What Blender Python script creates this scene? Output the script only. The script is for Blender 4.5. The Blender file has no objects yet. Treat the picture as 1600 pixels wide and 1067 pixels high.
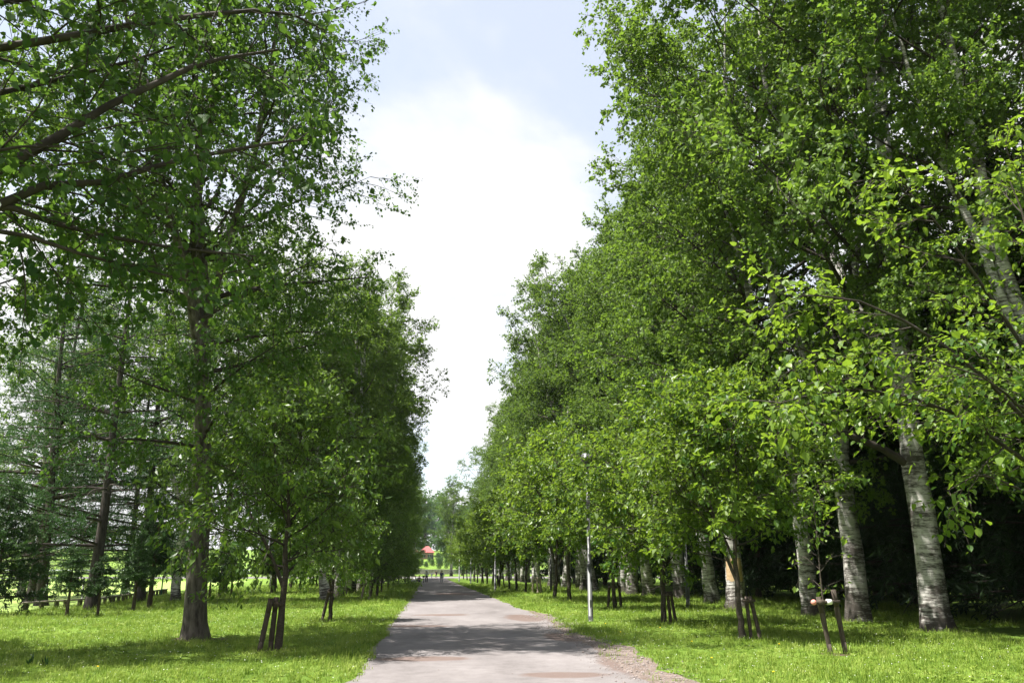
import bpy, bmesh, math, random
import numpy as np
from mathutils import Vector, Matrix

# ------------------------------------------------------------------ camera
scene = bpy.context.scene
C = scene.collection
R = math.radians
EYE = 1.6
cam_data = bpy.data.cameras.new("camera")
cam_data.sensor_width = 36.0
cam_data.lens = 29.25
cam_data.clip_start = 0.1
cam_data.clip_end = 6000.0
cam = bpy.data.objects.new("camera", cam_data)
C.objects.link(cam)
cam.location = (0.0, 0.0, EYE)
cam.rotation_euler = (R(90.0 + 15.335), 0.0, R(-5.424))
scene.camera = cam

# ------------------------------------------------------------------ light
SUN_ELEV, SUN_AZ = 64.0, -99.0            # azimuth clockwise from +Y (the way the path runs)
world = bpy.data.worlds.new("World")
scene.world = world
world.use_nodes = True
wn, wl = world.node_tree.nodes, world.node_tree.links
wn.clear()
w_out = wn.new("ShaderNodeOutputWorld")
w_bg = wn.new("ShaderNodeBackground")
w_bg.inputs["Strength"].default_value = 0.085
w_sky = wn.new("ShaderNodeTexSky")
w_sky.sky_type = 'NISHITA'
w_sky.sun_disc = False
w_sky.sun_elevation = R(SUN_ELEV)
w_sky.sun_rotation = R(SUN_AZ)
w_sky.air_density = 1.0
w_sky.dust_density = 1.0
w_sky.ozone_density = 1.0
w_tc = wn.new("ShaderNodeTexCoord")
w_sep = wn.new("ShaderNodeSeparateXYZ")
wl.new(w_tc.outputs["Generated"], w_sep.inputs[0])
w_z = wn.new("ShaderNodeMath"); w_z.operation = 'MAXIMUM'; w_z.inputs[1].default_value = 0.0
wl.new(w_sep.outputs["Z"], w_z.inputs[0])
w_za = wn.new("ShaderNodeMath"); w_za.operation = 'ADD'; w_za.inputs[1].default_value = 0.35
wl.new(w_z.outputs[0], w_za.inputs[0])
w_dx = wn.new("ShaderNodeMath"); w_dx.operation = 'DIVIDE'
w_dy = wn.new("ShaderNodeMath"); w_dy.operation = 'DIVIDE'
wl.new(w_sep.outputs["X"], w_dx.inputs[0]); wl.new(w_za.outputs[0], w_dx.inputs[1])
wl.new(w_sep.outputs["Y"], w_dy.inputs[0]); wl.new(w_za.outputs[0], w_dy.inputs[1])
w_cmb = wn.new("ShaderNodeCombineXYZ")
wl.new(w_dx.outputs[0], w_cmb.inputs[0]); wl.new(w_dy.outputs[0], w_cmb.inputs[1])
w_map = wn.new("ShaderNodeMapping")
w_map.inputs["Location"].default_value = (7.7, 1.1, 9.2)
wl.new(w_cmb.outputs[0], w_map.inputs[0])
w_noise = wn.new("ShaderNodeTexNoise")
w_noise.inputs["Scale"].default_value = 1.9
w_noise.inputs["Detail"].default_value = 7.0
w_noise.inputs["Roughness"].default_value = 0.55
w_noise.inputs["Distortion"].default_value = 0.25
wl.new(w_map.outputs[0], w_noise.inputs["Vector"])
# cloud cover thickens towards the horizon, as a field of clouds does
w_cov = wn.new("ShaderNodeMapRange")
w_cov.inputs["From Min"].default_value = 0.35
w_cov.inputs["From Max"].default_value = 0.75
w_cov.inputs["To Min"].default_value = 0.22
w_cov.inputs["To Max"].default_value = 0.0
wl.new(w_z.outputs[0], w_cov.inputs["Value"])
w_add = wn.new("ShaderNodeMath"); w_add.operation = 'ADD'
wl.new(w_noise.outputs["Fac"], w_add.inputs[0]); wl.new(w_cov.outputs[0], w_add.inputs[1])
w_ramp = wn.new("ShaderNodeMapRange")
w_ramp.interpolation_type = 'SMOOTHSTEP'
w_ramp.inputs["From Min"].default_value = 0.50
w_ramp.inputs["From Max"].default_value = 0.68
w_ramp.inputs["To Min"].default_value = 0.52
wl.new(w_add.outputs[0], w_ramp.inputs["Value"])
w_mix = wn.new("ShaderNodeMix"); w_mix.data_type = 'RGBA'
w_mix.inputs["B"].default_value = (4.1, 4.1, 4.1, 1.0)
wl.new(w_ramp.outputs[0], w_mix.inputs["Factor"])
wl.new(w_sky.outputs[0], w_mix.inputs["A"])
wl.new(w_mix.outputs["Result"], w_bg.inputs["Color"])
wl.new(w_bg.outputs[0], w_out.inputs["Surface"])

sun_data = bpy.data.lights.new("sun", 'SUN')
sun_data.energy = 5.0
sun_data.angle = R(0.53)
sun_data.color = (1.0, 0.955, 0.88)
sun = bpy.data.objects.new("sun", sun_data)
C.objects.link(sun)
_sd = Vector((math.sin(R(SUN_AZ)) * math.cos(R(SUN_ELEV)), math.cos(R(SUN_AZ)) * math.cos(R(SUN_ELEV)), math.sin(R(SUN_ELEV))))
sun.rotation_euler = _sd.to_track_quat('Z', 'Y').to_euler()
sun.location = (-40, 10, 60)

vs = scene.view_settings
vs.view_transform = 'Standard'
vs.look = 'None'
vs.gamma = 1.0
vs.use_curve_mapping = False
vs.exposure = 1.68
cy = scene.cycles
cy.max_bounces = 5
cy.diffuse_bounces = 3
cy.glossy_bounces = 2
cy.transmission_bounces = 3
cy.transparent_max_bounces = 4
cy.volume_bounces = 0
cy.caustics_reflective = False
cy.caustics_refractive = False
cy.sample_clamp_indirect = 4.0
cy.use_denoising = True
cy.denoiser = 'OPENIMAGEDENOISE'

# ------------------------------------------------------------------ materials
def new_mat(name):
    m = bpy.data.materials.new(name)
    m.use_nodes = True
    nt = m.node_tree
    nt.nodes.clear()
    out = nt.nodes.new("ShaderNodeOutputMaterial")
    return m, nt.nodes, nt.links, out

def ramp(nodes, stops):
    r = nodes.new("ShaderNodeValToRGB")
    el = r.color_ramp.elements
    while len(el) < len(stops):
        el.new(0.5)
    for e, (p, c) in zip(el, stops):
        e.position = p
        e.color = (c[0], c[1], c[2], 1.0)
    return r

def leaf_mat(name, dark, light, trans, tfac=0.42, rough=0.45, spec=0.35):
    m, n, l, out = new_mat(name)
    at = n.new("ShaderNodeAttribute"); at.attribute_name = "tint"
    oi = n.new("ShaderNodeObjectInfo")
    sc_ = n.new("ShaderNodeMath"); sc_.operation = 'MULTIPLY_ADD'
    sc_.inputs[1].default_value = 0.26; sc_.inputs[2].default_value = -0.13
    l.new(oi.outputs["Random"], sc_.inputs[0])
    ad = n.new("ShaderNodeMath"); ad.operation = 'ADD'; ad.use_clamp = True
    l.new(at.outputs["Fac"], ad.inputs[0]); l.new(sc_.outputs[0], ad.inputs[1])
    mid = tuple((a + b) / 2 for a, b in zip(dark, light))
    rp = ramp(n, [(0.0, dark), (0.5, mid), (1.0, light)])
    l.new(ad.outputs[0], rp.inputs[0])
    tr = n.new("ShaderNodeMix"); tr.data_type = 'RGBA'; tr.blend_type = 'MIX'
    tr.inputs["Factor"].default_value = 0.7
    l.new(rp.outputs[0], tr.inputs["A"])
    tr.inputs["B"].default_value = (*trans, 1)
    p = n.new("ShaderNodeBsdfPrincipled")
    p.inputs["Roughness"].default_value = rough
    p.inputs["Specular IOR Level"].default_value = spec
    l.new(rp.outputs[0], p.inputs["Base Color"])
    t = n.new("ShaderNodeBsdfTranslucent")
    l.new(tr.outputs["Result"], t.inputs["Color"])
    mx = n.new("ShaderNodeMixShader"); mx.inputs[0].default_value = tfac
    l.new(p.outputs[0], mx.inputs[1]); l.new(t.outputs[0], mx.inputs[2])
    l.new(mx.outputs[0], out.inputs["Surface"])
    return m

def noise(n, l, vec, scale, detail=4.0, rough=0.55):
    t = n.new("ShaderNodeTexNoise")
    t.inputs["Scale"].default_value = scale
    t.inputs["Detail"].default_value = detail
    t.inputs["Roughness"].default_value = rough
    if vec is not None:
        l.new(vec, t.inputs["Vector"])
    return t

def mapping(n, l, vec, scale=(1, 1, 1), loc=(0, 0, 0)):
    mp = n.new("ShaderNodeMapping")
    mp.inputs["Scale"].default_value = scale
    mp.inputs["Location"].default_value = loc
    l.new(vec, mp.inputs["Vector"])
    return mp.outputs[0]

def bump(n, l, h, strength, dist=0.02):
    b = n.new("ShaderNodeBump")
    b.inputs["Strength"].default_value = strength
    b.inputs["Distance"].default_value = dist
    l.new(h, b.inputs["Height"])
    return b.outputs[0]

def birch_bark(name, white, dark, cover=0.5):
    m, n, l, out = new_mat(name)
    tc = n.new("ShaderNodeTexCoord")
    oi = n.new("ShaderNodeObjectInfo")
    off = n.new("ShaderNodeVectorMath"); off.operation = 'ADD'
    sc_ = n.new("ShaderNodeVectorMath"); sc_.operation = 'SCALE'; sc_.inputs["Scale"].default_value = 37.0
    cb = n.new("ShaderNodeCombineXYZ")
    l.new(oi.outputs["Random"], cb.inputs[2]); l.new(cb.outputs[0], sc_.inputs[0])
    l.new(tc.outputs["Object"], off.inputs[0]); l.new(sc_.outputs[0], off.inputs[1])
    v = off.outputs[0]
    band = noise(n, l, mapping(n, l, v, (1.1, 1.1, 8.0)), 1.5, 7.0, 0.72)
    patch = noise(n, l, mapping(n, l, v, (1.2, 1.2, 0.8)), 1.1, 6.0, 0.65)
    fine = noise(n, l, mapping(n, l, v, (8, 8, 40.0)), 1.2, 3.0, 0.6)
    s1 = n.new("ShaderNodeMath"); s1.operation = 'MULTIPLY_ADD'; s1.inputs[1].default_value = 0.62
    l.new(patch.outputs["Fac"], s1.inputs[0]); l.new(band.outputs["Fac"], s1.inputs[2])
    s2 = n.new("ShaderNodeMath"); s2.operation = 'MULTIPLY_ADD'; s2.inputs[1].default_value = 0.35
    l.new(fine.outputs["Fac"], s2.inputs[0]); l.new(s1.outputs[0], s2.inputs[2])
    mid = tuple(a * 0.55 + b * 0.45 for a, b in zip(white, dark))
    c = 0.84 + 0.24 * cover
    rp = ramp(n, [(0.0, white), (0.5, white), (0.62, mid), (0.78, dark)])
    mr = n.new("ShaderNodeMapRange")
    mr.inputs["From Min"].default_value = c - 0.42
    mr.inputs["From Max"].default_value = c + 0.28
    sz = n.new("ShaderNodeSeparateXYZ"); l.new(tc.outputs["Object"], sz.inputs[0])
    ft = n.new("ShaderNodeMapRange"); ft.inputs["From Min"].default_value = 0.05; ft.inputs["From Max"].default_value = 1.25
    ft.inputs["To Min"].default_value = 0.20; ft.inputs["To Max"].default_value = 0.0
    l.new(sz.outputs["Z"], ft.inputs["Value"])
    s3 = n.new("ShaderNodeMath"); s3.operation = 'ADD'
    l.new(s2.outputs[0], s3.inputs[0]); l.new(ft.outputs[0], s3.inputs[1])
    l.new(s3.outputs[0], mr.inputs["Value"])
    l.new(mr.outputs[0], rp.inputs[0])
    p = n.new("ShaderNodeBsdfPrincipled")
    p.inputs["Roughness"].default_value = 0.8
    p.inputs["Specular IOR Level"].default_value = 0.2
    l.new(rp.outputs[0], p.inputs["Base Color"])
    inv = n.new("ShaderNodeMath"); inv.operation = 'SUBTRACT'; inv.inputs[0].default_value = 1.0
    l.new(mr.outputs[0], inv.inputs[1])
    l.new(bump(n, l, inv.outputs[0], 0.6, 0.02), p.inputs["Normal"])
    l.new(p.outputs[0], out.inputs["Surface"])
    return m

def rough_mat(name, c1, c2, scale=3.0, stretch=(1, 1, 1), roughness=0.85, bstr=0.4, bdist=0.02, spec=0.2, metallic=0.0):
    m, n, l, out = new_mat(name)
    tc = n.new("ShaderNodeTexCoord")
    v = mapping(n, l, tc.outputs["Object"], stretch)
    t = noise(n, l, v, scale, 6.0, 0.6)
    rp = ramp(n, [(0.3, c1), (0.7, c2)])
    l.new(t.outputs["Fac"], rp.inputs[0])
    p = n.new("ShaderNodeBsdfPrincipled")
    p.inputs["Roughness"].default_value = roughness
    p.inputs["Specular IOR Level"].default_value = spec
    p.inputs["Metallic"].default_value = metallic
    l.new(rp.outputs[0], p.inputs["Base Color"])
    if bstr > 0:
        l.new(bump(n, l, t.outputs["Fac"], bstr, bdist), p.inputs["Normal"])
    l.new(p.outputs[0], out.inputs["Surface"])
    return m

M = {}
M['birch_leaf'] = leaf_mat("birch_leaf", (0.020, 0.056, 0.010), (0.118, 0.186, 0.032), (0.21, 0.34, 0.030), 0.47, 0.5, 0.22)
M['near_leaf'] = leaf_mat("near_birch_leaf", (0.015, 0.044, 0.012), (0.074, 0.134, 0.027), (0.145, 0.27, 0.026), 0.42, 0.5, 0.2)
M['lime_leaf'] = leaf_mat("lime_leaf", (0.027, 0.078, 0.010), (0.150, 0.220, 0.032), (0.27, 0.41, 0.026), 0.46, 0.42, 0.35)
M['cherry_leaf'] = leaf_mat("cherry_leaf", (0.024, 0.070, 0.012), (0.130, 0.205, 0.036), (0.22, 0.37, 0.025), 0.42, 0.38, 0.4)
M['larch_leaf'] = leaf_mat("larch_needle", (0.010, 0.036, 0.012), (0.045, 0.100, 0.030), (0.06, 0.14, 0.025), 0.26, 0.6, 0.2)
M['fir_leaf'] = leaf_mat("fir_needle", (0.008, 0.030, 0.009), (0.058, 0.120, 0.028), (0.06, 0.13, 0.02), 0.16, 0.5, 0.25)
M['dark_leaf'] = leaf_mat("spruce_needle", (0.008, 0.022, 0.008), (0.028, 0.055, 0.018), (0.04, 0.08, 0.02), 0.2, 0.6, 0.2)
M['far_leaf'] = leaf_mat("far_tree_leaf", (0.020, 0.062, 0.014), (0.085, 0.165, 0.036), (0.12, 0.26, 0.03), 0.38)
M['stem'] = leaf_mat("grass_blade", (0.085, 0.150, 0.014), (0.255, 0.330, 0.045), (0.32, 0.42, 0.04), 0.45, 0.5, 0.2)
M['weed'] = leaf_mat("weed_leaf", (0.012, 0.045, 0.016), (0.03, 0.085, 0.025), (0.05, 0.12, 0.03), 0.3)
M['bark_birch'] = birch_bark("birch_bark", (0.46, 0.445, 0.42), (0.060, 0.052, 0.046), 0.60)
M['bark_birch_old'] = rough_mat("birch_bark_old", (0.022, 0.018, 0.015), (0.17, 0.15, 0.13), 2.2, (4.5, 4.5, 1.1), 0.9, 1.0, 0.05)
M['bark_larch'] = rough_mat("larch_bark", (0.016, 0.013, 0.012), (0.065, 0.055, 0.050), 2.5, (6, 6, 1.2), 0.9, 0.8, 0.03)
M['twig'] = rough_mat("twig_bark", (0.018, 0.014, 0.011), (0.060, 0.050, 0.042), 3.0, (1, 1, 1), 0.85, 0.3, 0.01)
M['bark_brown'] = rough_mat("brown_bark", (0.035, 0.026, 0.020), (0.11, 0.085, 0.065), 2.5, (6, 6, 1.2), 0.9, 0.8, 0.03)
M['bark_young'] = rough_mat("young_bark", (0.025, 0.020, 0.016), (0.070, 0.058, 0.046), 6.0, (2, 2, 5), 0.8, 0.4, 0.006)
M['stake'] = rough_mat("stake_wood", (0.030, 0.023, 0.018), (0.085, 0.068, 0.054), 6.0, (6, 6, 1), 0.85, 0.5, 0.006)
M['stake_pale'] = rough_mat("pale_stake_wood", (0.13, 0.105, 0.08), (0.30, 0.25, 0.20), 6.0, (6, 6, 1), 0.85, 0.5, 0.006)
M['tie'] = rough_mat("rope_tie", (0.03, 0.025, 0.02), (0.09, 0.07, 0.05), 20.0)
M['pink'] = rough_mat("pink_cap", (0.55, 0.20, 0.17), (0.70, 0.30, 0.26), 9.0)
M['white_cap'] = rough_mat("white_cap", (0.60, 0.58, 0.55), (0.78, 0.76, 0.72), 9.0)
M['pole'] = rough_mat("painted_pole", (0.055, 0.057, 0.060), (0.085, 0.087, 0.090), 5.0, (1, 1, 0.4), 0.45, 0.06, 0.004, 0.5)
M['pole_low'] = rough_mat("painted_pole_low", (0.050, 0.054, 0.053), (0.080, 0.085, 0.084), 4.0, (1, 1, 0.5), 0.5, 0.1, 0.004, 0.5)
M['pole_dark'] = rough_mat("dark_pole_band", (0.02, 0.022, 0.024), (0.05, 0.05, 0.052), 4.0)
M['lamp_glass'] = rough_mat("lamp_glass", (0.07, 0.07, 0.07), (0.10, 0.10, 0.10), 4.0, (1, 1, 1), 0.25, 0.0, 0.0, 0.5)
M['stone'] = rough_mat("wall_stone", (0.16, 0.14, 0.135), (0.36, 0.32, 0.31), 1.6, (1, 1, 1.6), 0.9, 0.9, 0.08)
M['roof_red'] = rough_mat("red_roof", (0.25, 0.06, 0.06), (0.34, 0.10, 0.095), 1.5, (1, 1, 1), 0.6, 0.1, 0.02)
M['house_wall'] = rough_mat("house_wall", (0.22, 0.13, 0.11), (0.32, 0.20, 0.17), 1.5)
M['house_dark'] = rough_mat("house_window", (0.02, 0.035, 0.035), (0.05, 0.07, 0.07), 1.5, (1, 1, 1), 0.15, 0.0, 0, 0.6)
M['house_trim'] = rough_mat("house_trim", (0.55, 0.53, 0.5), (0.68, 0.66, 0.62), 2.0)
M['wood_rail'] = rough_mat("rail_wood", (0.20, 0.17, 0.14), (0.38, 0.34, 0.29), 3.0, (0.6, 6, 6))
M['wood_dark'] = rough_mat("rail_post_wood", (0.05, 0.04, 0.032), (0.10, 0.08, 0.065), 4.0)
M['green_post'] = rough_mat("green_post", (0.02, 0.07, 0.05), (0.04, 0.11, 0.08), 4.0)
M['pebble'] = rough_mat("pebble", (0.11, 0.09, 0.08), (0.28, 0.245, 0.235), 7.0)
M['yellow'] = rough_mat("dandelion_yellow", (0.70, 0.42, 0.01), (0.85, 0.60, 0.02), 30.0)
M['clover'] = rough_mat("clover_white", (0.55, 0.55, 0.50), (0.75, 0.74, 0.70), 30.0)
M['skin'] = rough_mat("skin", (0.40, 0.24, 0.17), (0.50, 0.31, 0.23), 12.0, (1, 1, 1), 0.55, 0.0)
M['hair'] = rough_mat("hair", (0.012, 0.010, 0.009), (0.03, 0.025, 0.022), 30.0)
M['cloth_white'] = rough_mat("white_cloth", (0.66, 0.66, 0.66), (0.80, 0.80, 0.79), 8.0, bstr=0.2)
M['cloth_dark'] = rough_mat("dark_cloth", (0.018, 0.018, 0.026), (0.05, 0.05, 0.065), 8.0, bstr=0.2)
M['cloth_blue'] = rough_mat("blue_cloth", (0.05, 0.065, 0.15), (0.10, 0.13, 0.26), 8.0, bstr=0.2)
M['cloth_grey'] = rough_mat("grey_cloth", (0.22, 0.24, 0.27), (0.36, 0.38, 0.42), 8.0, bstr=0.2)
M['cloth_pink'] = rough_mat("pink_cloth", (0.55, 0.25, 0.27), (0.66, 0.36, 0.38), 8.0, bstr=0.2)
M['metal_dark'] = rough_mat("dark_metal", (0.03, 0.03, 0.035), (0.07, 0.07, 0.08), 10.0, (1, 1, 1), 0.35, 0.0, 0.0, 0.5, 0.6)
M['rubber'] = rough_mat("rubber", (0.012, 0.012, 0.012), (0.03, 0.03, 0.03), 10.0)

def ground_mat():
    m, n, l, out = new_mat("lawn_ground")
    tc = n.new("ShaderNodeTexCoord")
    v = tc.outputs["Object"]
    big = noise(n, l, v, 0.16, 5.0, 0.6)
    mid = noise(n, l, v, 2.2, 6.0, 0.65)
    fine = noise(n, l, v, 26.0, 5.0, 0.7)
    a = n.new("ShaderNodeMath"); a.operation = 'MULTIPLY_ADD'; a.inputs[1].default_value = 0.7
    l.new(mid.outputs["Fac"], a.inputs[0]); l.new(big.outputs["Fac"], a.inputs[2])
    b = n.new("ShaderNodeMath"); b.operation = 'MULTIPLY_ADD'; b.inputs[1].default_value = 0.9
    l.new(fine.outputs["Fac"], b.inputs[0]); l.new(a.outputs[0], b.inputs[2])
    mr = n.new("ShaderNodeMapRange"); mr.inputs["From Min"].default_value = 0.85; mr.inputs["From Max"].default_value = 1.75
    l.new(b.outputs[0], mr.inputs["Value"])
    rp = ramp(n, [(0.0, (0.045, 0.085, 0.014)), (0.45, (0.105, 0.175, 0.026)), (0.8, (0.165, 0.24, 0.036)), (1.0, (0.22, 0.28, 0.06))])
    l.new(mr.outputs[0], rp.inputs[0])
    p = n.new("ShaderNodeBsdfPrincipled")
    p.inputs["Roughness"].default_value = 0.9
    p.inputs["Specular IOR Level"].default_value = 0.1
    l.new(rp.outputs[0], p.inputs["Base Color"])
    l.new(bump(n, l, fine.outputs["Fac"], 0.9, 0.05), p.inputs["Normal"])
    l.new(p.outputs[0], out.inputs["Surface"])
    return m
M['ground'] = ground_mat()

def grass_mat():
    m, n, l, out = new_mat("grass_blade")
    at = n.new("ShaderNodeAttribute"); at.attribute_name = "tint"
    oi = n.new("ShaderNodeObjectInfo")
    geo = n.new("ShaderNodeNewGeometry")
    big = noise(n, l, geo.outputs["Position"], 0.45, 4.0, 0.6)
    mid = noise(n, l, geo.outputs["Position"], 2.4, 4.0, 0.65)
    def madd(a, k, b):
        q = n.new("ShaderNodeMath"); q.operation = 'MULTIPLY_ADD'; q.inputs[1].default_value = k
        l.new(a, q.inputs[0])
        if isinstance(b, float): q.inputs[2].default_value = b
        else: l.new(b, q.inputs[2])
        return q.outputs[0]
    v = madd(at.outputs["Fac"], 0.45, -0.62)
    v = madd(oi.outputs["Random"], 0.45, v)
    v = madd(big.outputs["Fac"], 0.75, v)
    v = madd(mid.outputs["Fac"], 0.75, v)
    rp = ramp(n, [(0.0, (0.048, 0.110, 0.012)), (0.4, (0.142, 0.232, 0.026)), (0.75, (0.245, 0.325, 0.052)), (1.0, (0.38, 0.43, 0.13))])
    l.new(v, rp.inputs[0])
    p = n.new("ShaderNodeBsdfPrincipled"); p.inputs["Roughness"].default_value = 0.5; p.inputs["Specular IOR Level"].default_value = 0.25
    l.new(rp.outputs[0], p.inputs["Base Color"])
    t = n.new("ShaderNodeBsdfTranslucent")
    l.new(rp.outputs[0], t.inputs["Color"])
    mx = n.new("ShaderNodeMixShader"); mx.inputs[0].default_value = 0.42
    l.new(p.outputs[0], mx.inputs[1]); l.new(t.outputs[0], mx.inputs[2])
    l.new(mx.outputs[0], out.inputs["Surface"])
    return m
M['grass'] = grass_mat()

def field_mat():
    m, n, l, out = new_mat("sports_turf")
    tc = n.new("ShaderNodeTexCoord")
    mid = noise(n, l, tc.outputs["Object"], 0.6, 6.0, 0.65)
    rp = ramp(n, [(0.3, (0.17, 0.27, 0.045)), (0.7, (0.25, 0.34, 0.07))])
    l.new(mid.outputs["Fac"], rp.inputs[0])
    p = n.new("ShaderNodeBsdfPrincipled"); p.inputs["Roughness"].default_value = 0.9
    l.new(rp.outputs[0], p.inputs["Base Color"])
    l.new(p.outputs[0], out.inputs["Surface"])
    return m
M['field'] = field_mat()

def path_mat(name, patches):
    m, n, l, out = new_mat(name)
    tc = n.new("ShaderNodeTexCoord")
    v = tc.outputs["Object"]
    big = noise(n, l, mapping(n, l, v, (1.0, 0.35, 1)), 0.55, 6.0, 0.6)
    mid = noise(n, l, v, 3.0, 6.0, 0.65)
    fine = noise(n, l, v, 45.0, 6.0, 0.85)
    s = n.new("ShaderNodeMath"); s.operation = 'MULTIPLY_ADD'; s.inputs[1].default_value = 0.6
    l.new(mid.outputs["Fac"], s.inputs[0]); l.new(big.outputs["Fac"], s.inputs[2])
    s2 = n.new("ShaderNodeMath"); s2.operation = 'MULTIPLY_ADD'; s2.inputs[1].default_value = 1.0
    l.new(fine.outputs["Fac"], s2.inputs[0]); l.new(s.outputs[0], s2.inputs[2])
    mr = n.new("ShaderNodeMapRange"); mr.inputs["From Min"].default_value = 0.95; mr.inputs["From Max"].default_value = 1.65
    l.new(s2.outputs[0], mr.inputs["Value"])
    rp = ramp(n, [(0.0, (0.090, 0.081, 0.080)), (0.45, (0.145, 0.132, 0.132)), (1.0, (0.21, 0.195, 0.195))])
    l.new(mr.outputs[0], rp.inputs[0])
    col = rp.outputs[0]
    brown = n.new("ShaderNodeMix"); brown.data_type = 'RGBA'
    bt = noise(n, l, mapping(n, l, v, (1, 0.5, 1)), 1.4, 6.0, 0.6)
    tot = None
    for (px, py, rx, ry) in patches:
        mp = mapping(n, l, v, (1 / rx, 1 / ry, 0), (-px / rx, -py / ry, 0))
        ln = n.new("ShaderNodeVectorMath"); ln.operation = 'LENGTH'
        l.new(mp, ln.inputs[0])
        q = n.new("ShaderNodeMapRange"); q.inputs["From Min"].default_value = 1.25; q.inputs["From Max"].default_value = 0.5
        l.new(ln.outputs["Value"], q.inputs["Value"])
        if tot is None:
            tot = q.outputs[0]
        else:
            mxm = n.new("ShaderNodeMath"); mxm.operation = 'MAXIMUM'
            l.new(tot, mxm.inputs[0]); l.new(q.outputs[0], mxm.inputs[1]); tot = mxm.outputs[0]
    sm = n.new("ShaderNodeMath"); sm.operation = 'ADD'
    l.new(bt.outputs["Fac"], sm.inputs[0]); l.new(tot, sm.inputs[1])
    fr = n.new("ShaderNodeMapRange"); fr.inputs["From Min"].default_value = 0.75; fr.inputs["From Max"].default_value = 1.15
    fr.inputs["To Max"].default_value = 0.62
    l.new(sm.outputs[0], fr.inputs["Value"])
    l.new(fr.outputs[0], brown.inputs["Factor"])
    l.new(col, brown.inputs["A"])
    brown.inputs["B"].default_value = (0.100, 0.060, 0.045, 1)
    p = n.new("ShaderNodeBsdfPrincipled"); p.inputs["Roughness"].default_value = 0.92
    p.inputs["Specular IOR Level"].default_value = 0.15
    l.new(brown.outputs["Result"], p.inputs["Base Color"])
    l.new(bump(n, l, fine.outputs["Fac"], 0.5, 0.01), p.inputs["Normal"])
    l.new(p.outputs[0], out.inputs["Surface"])
    return m
M['path'] = path_mat("gravel_path", [(2.15, 13.9, 0.75, 0.42), (0.5, 32.3, 1.1, 0.7), (-0.6, 12.6, 0.7, 0.5), (3.3, 30.0, 0.7, 2.4), (-0.1, 16.6, 0.9, 0.5),
                                     (3.5, 15.2, 0.5, 2.2), (1.8, 60.0, 1.5, 3.0), (-0.3, 26.0, 1.0, 0.5), (3.4, 21.5, 0.6, 1.5)])
M['verge'] = rough_mat("verge_earth", (0.085, 0.06, 0.045), (0.20, 0.165, 0.15), 5.0, (1, 1, 1), 0.95, 0.7, 0.02)

# ------------------------------------------------------------------ mesh helpers
def mesh_np(name, V, groups, mats, tint=None, smooth=False):
    """V (n,3); groups: list of (faces (m,k) int array, material index); tint: per-face floats in the same order."""
    me = bpy.data.meshes.new(name)
    V = np.ascontiguousarray(V, dtype=np.float32)
    me.vertices.add(len(V))
    me.vertices.foreach_set("co", V.ravel())
    nf = sum(len(f) for f, _ in groups)
    loops = np.concatenate([np.asarray(f, dtype=np.int32).ravel() for f, _ in groups])
    tot = np.concatenate([np.full(len(f), f.shape[1], dtype=np.int32) for f, _ in groups])
    start = np.concatenate([[0], np.cumsum(tot)[:-1]]).astype(np.int32)
    mi = np.concatenate([np.full(len(f), k, dtype=np.int32) for f, k in groups])
    me.loops.add(len(loops))
    me.loops.foreach_set("vertex_index", loops)
    me.polygons.add(nf)
    me.polygons.foreach_set("loop_start", start)
    me.polygons.foreach_set("loop_total", tot)
    me.polygons.foreach_set("material_index", mi)
    me.polygons.foreach_set("use_smooth", np.full(nf, smooth, dtype=bool))
    if tint is not None:
        a = me.attributes.new("tint", 'FLOAT', 'FACE')
        a.data.foreach_set("value", np.ascontiguousarray(tint, dtype=np.float32))
    for m in mats:
        me.materials.append(m)
    me.update(calc_edges=True)
    return me

def norm(a):
    return a / np.maximum(np.linalg.norm(a, axis=-1, keepdims=True), 1e-9)

def tubes(P, Rr, sides):
    """P (N,K,3), Rr (N,K) -> verts, quads"""
    N, K, _ = P.shape
    T = np.empty_like(P)
    T[:, 1:-1] = P[:, 2:] - P[:, :-2]
    T[:, 0] = P[:, 1] - P[:, 0]
    T[:, -1] = P[:, -1] - P[:, -2]
    T = norm(T)
    ref = np.where(np.abs(T[:, :1, 2:3]) > 0.8, np.array([1.0, 0, 0]), np.array([0, 0, 1.0]))
    ref = np.broadcast_to(ref, T.shape)
    A = norm(np.cross(T, ref))
    B = np.cross(T, A)
    ang = np.arange(sides) / sides * 2 * math.pi
    V = P[:, :, None, :] + Rr[:, :, None, None] * (A[:, :, None, :] * np.cos(ang)[None, None, :, None] + B[:, :, None, :] * np.sin(ang)[None, None, :, None])
    idx = np.arange(N * K * sides).reshape(N, K, sides)
    a = idx[:, :-1, :]
    b = np.roll(idx, -1, axis=2)[:, :-1, :]
    c = np.roll(idx, -1, axis=2)[:, 1:, :]
    d = idx[:, 1:, :]
    F = np.stack([a, b, c, d], axis=-1).reshape(-1, 4)
    return V.reshape(-1, 3), F

def sample(P, i, t):
    """points and tangents on polylines P[i] at t in 0..1"""
    K = P.shape[1]
    x = np.clip(t, 0, 0.9999) * (K - 1)
    k = x.astype(int)
    fr = (x - k)[:, None]
    a, b = P[i, k], P[i, k + 1]
    return a * (1 - fr) + b * fr, norm(b - a)

def shoot(rng, p0, d0, L, K, bend, wob):
    """grow polylines from p0 along d0; bend (N,) adds that much +z per unit, spread over the segments"""
    N = len(p0)
    P = np.empty((N, K, 3))
    P[:, 0] = p0
    d = norm(d0)
    st = (L / (K - 1))[:, None]
    for k in range(1, K):
        d = d + rng.normal(0, wob, (N, 3))
        d[:, 2] += bend / (K - 1)
        d = norm(d)
        P[:, k] = P[:, k - 1] + d * st
    return P

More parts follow.
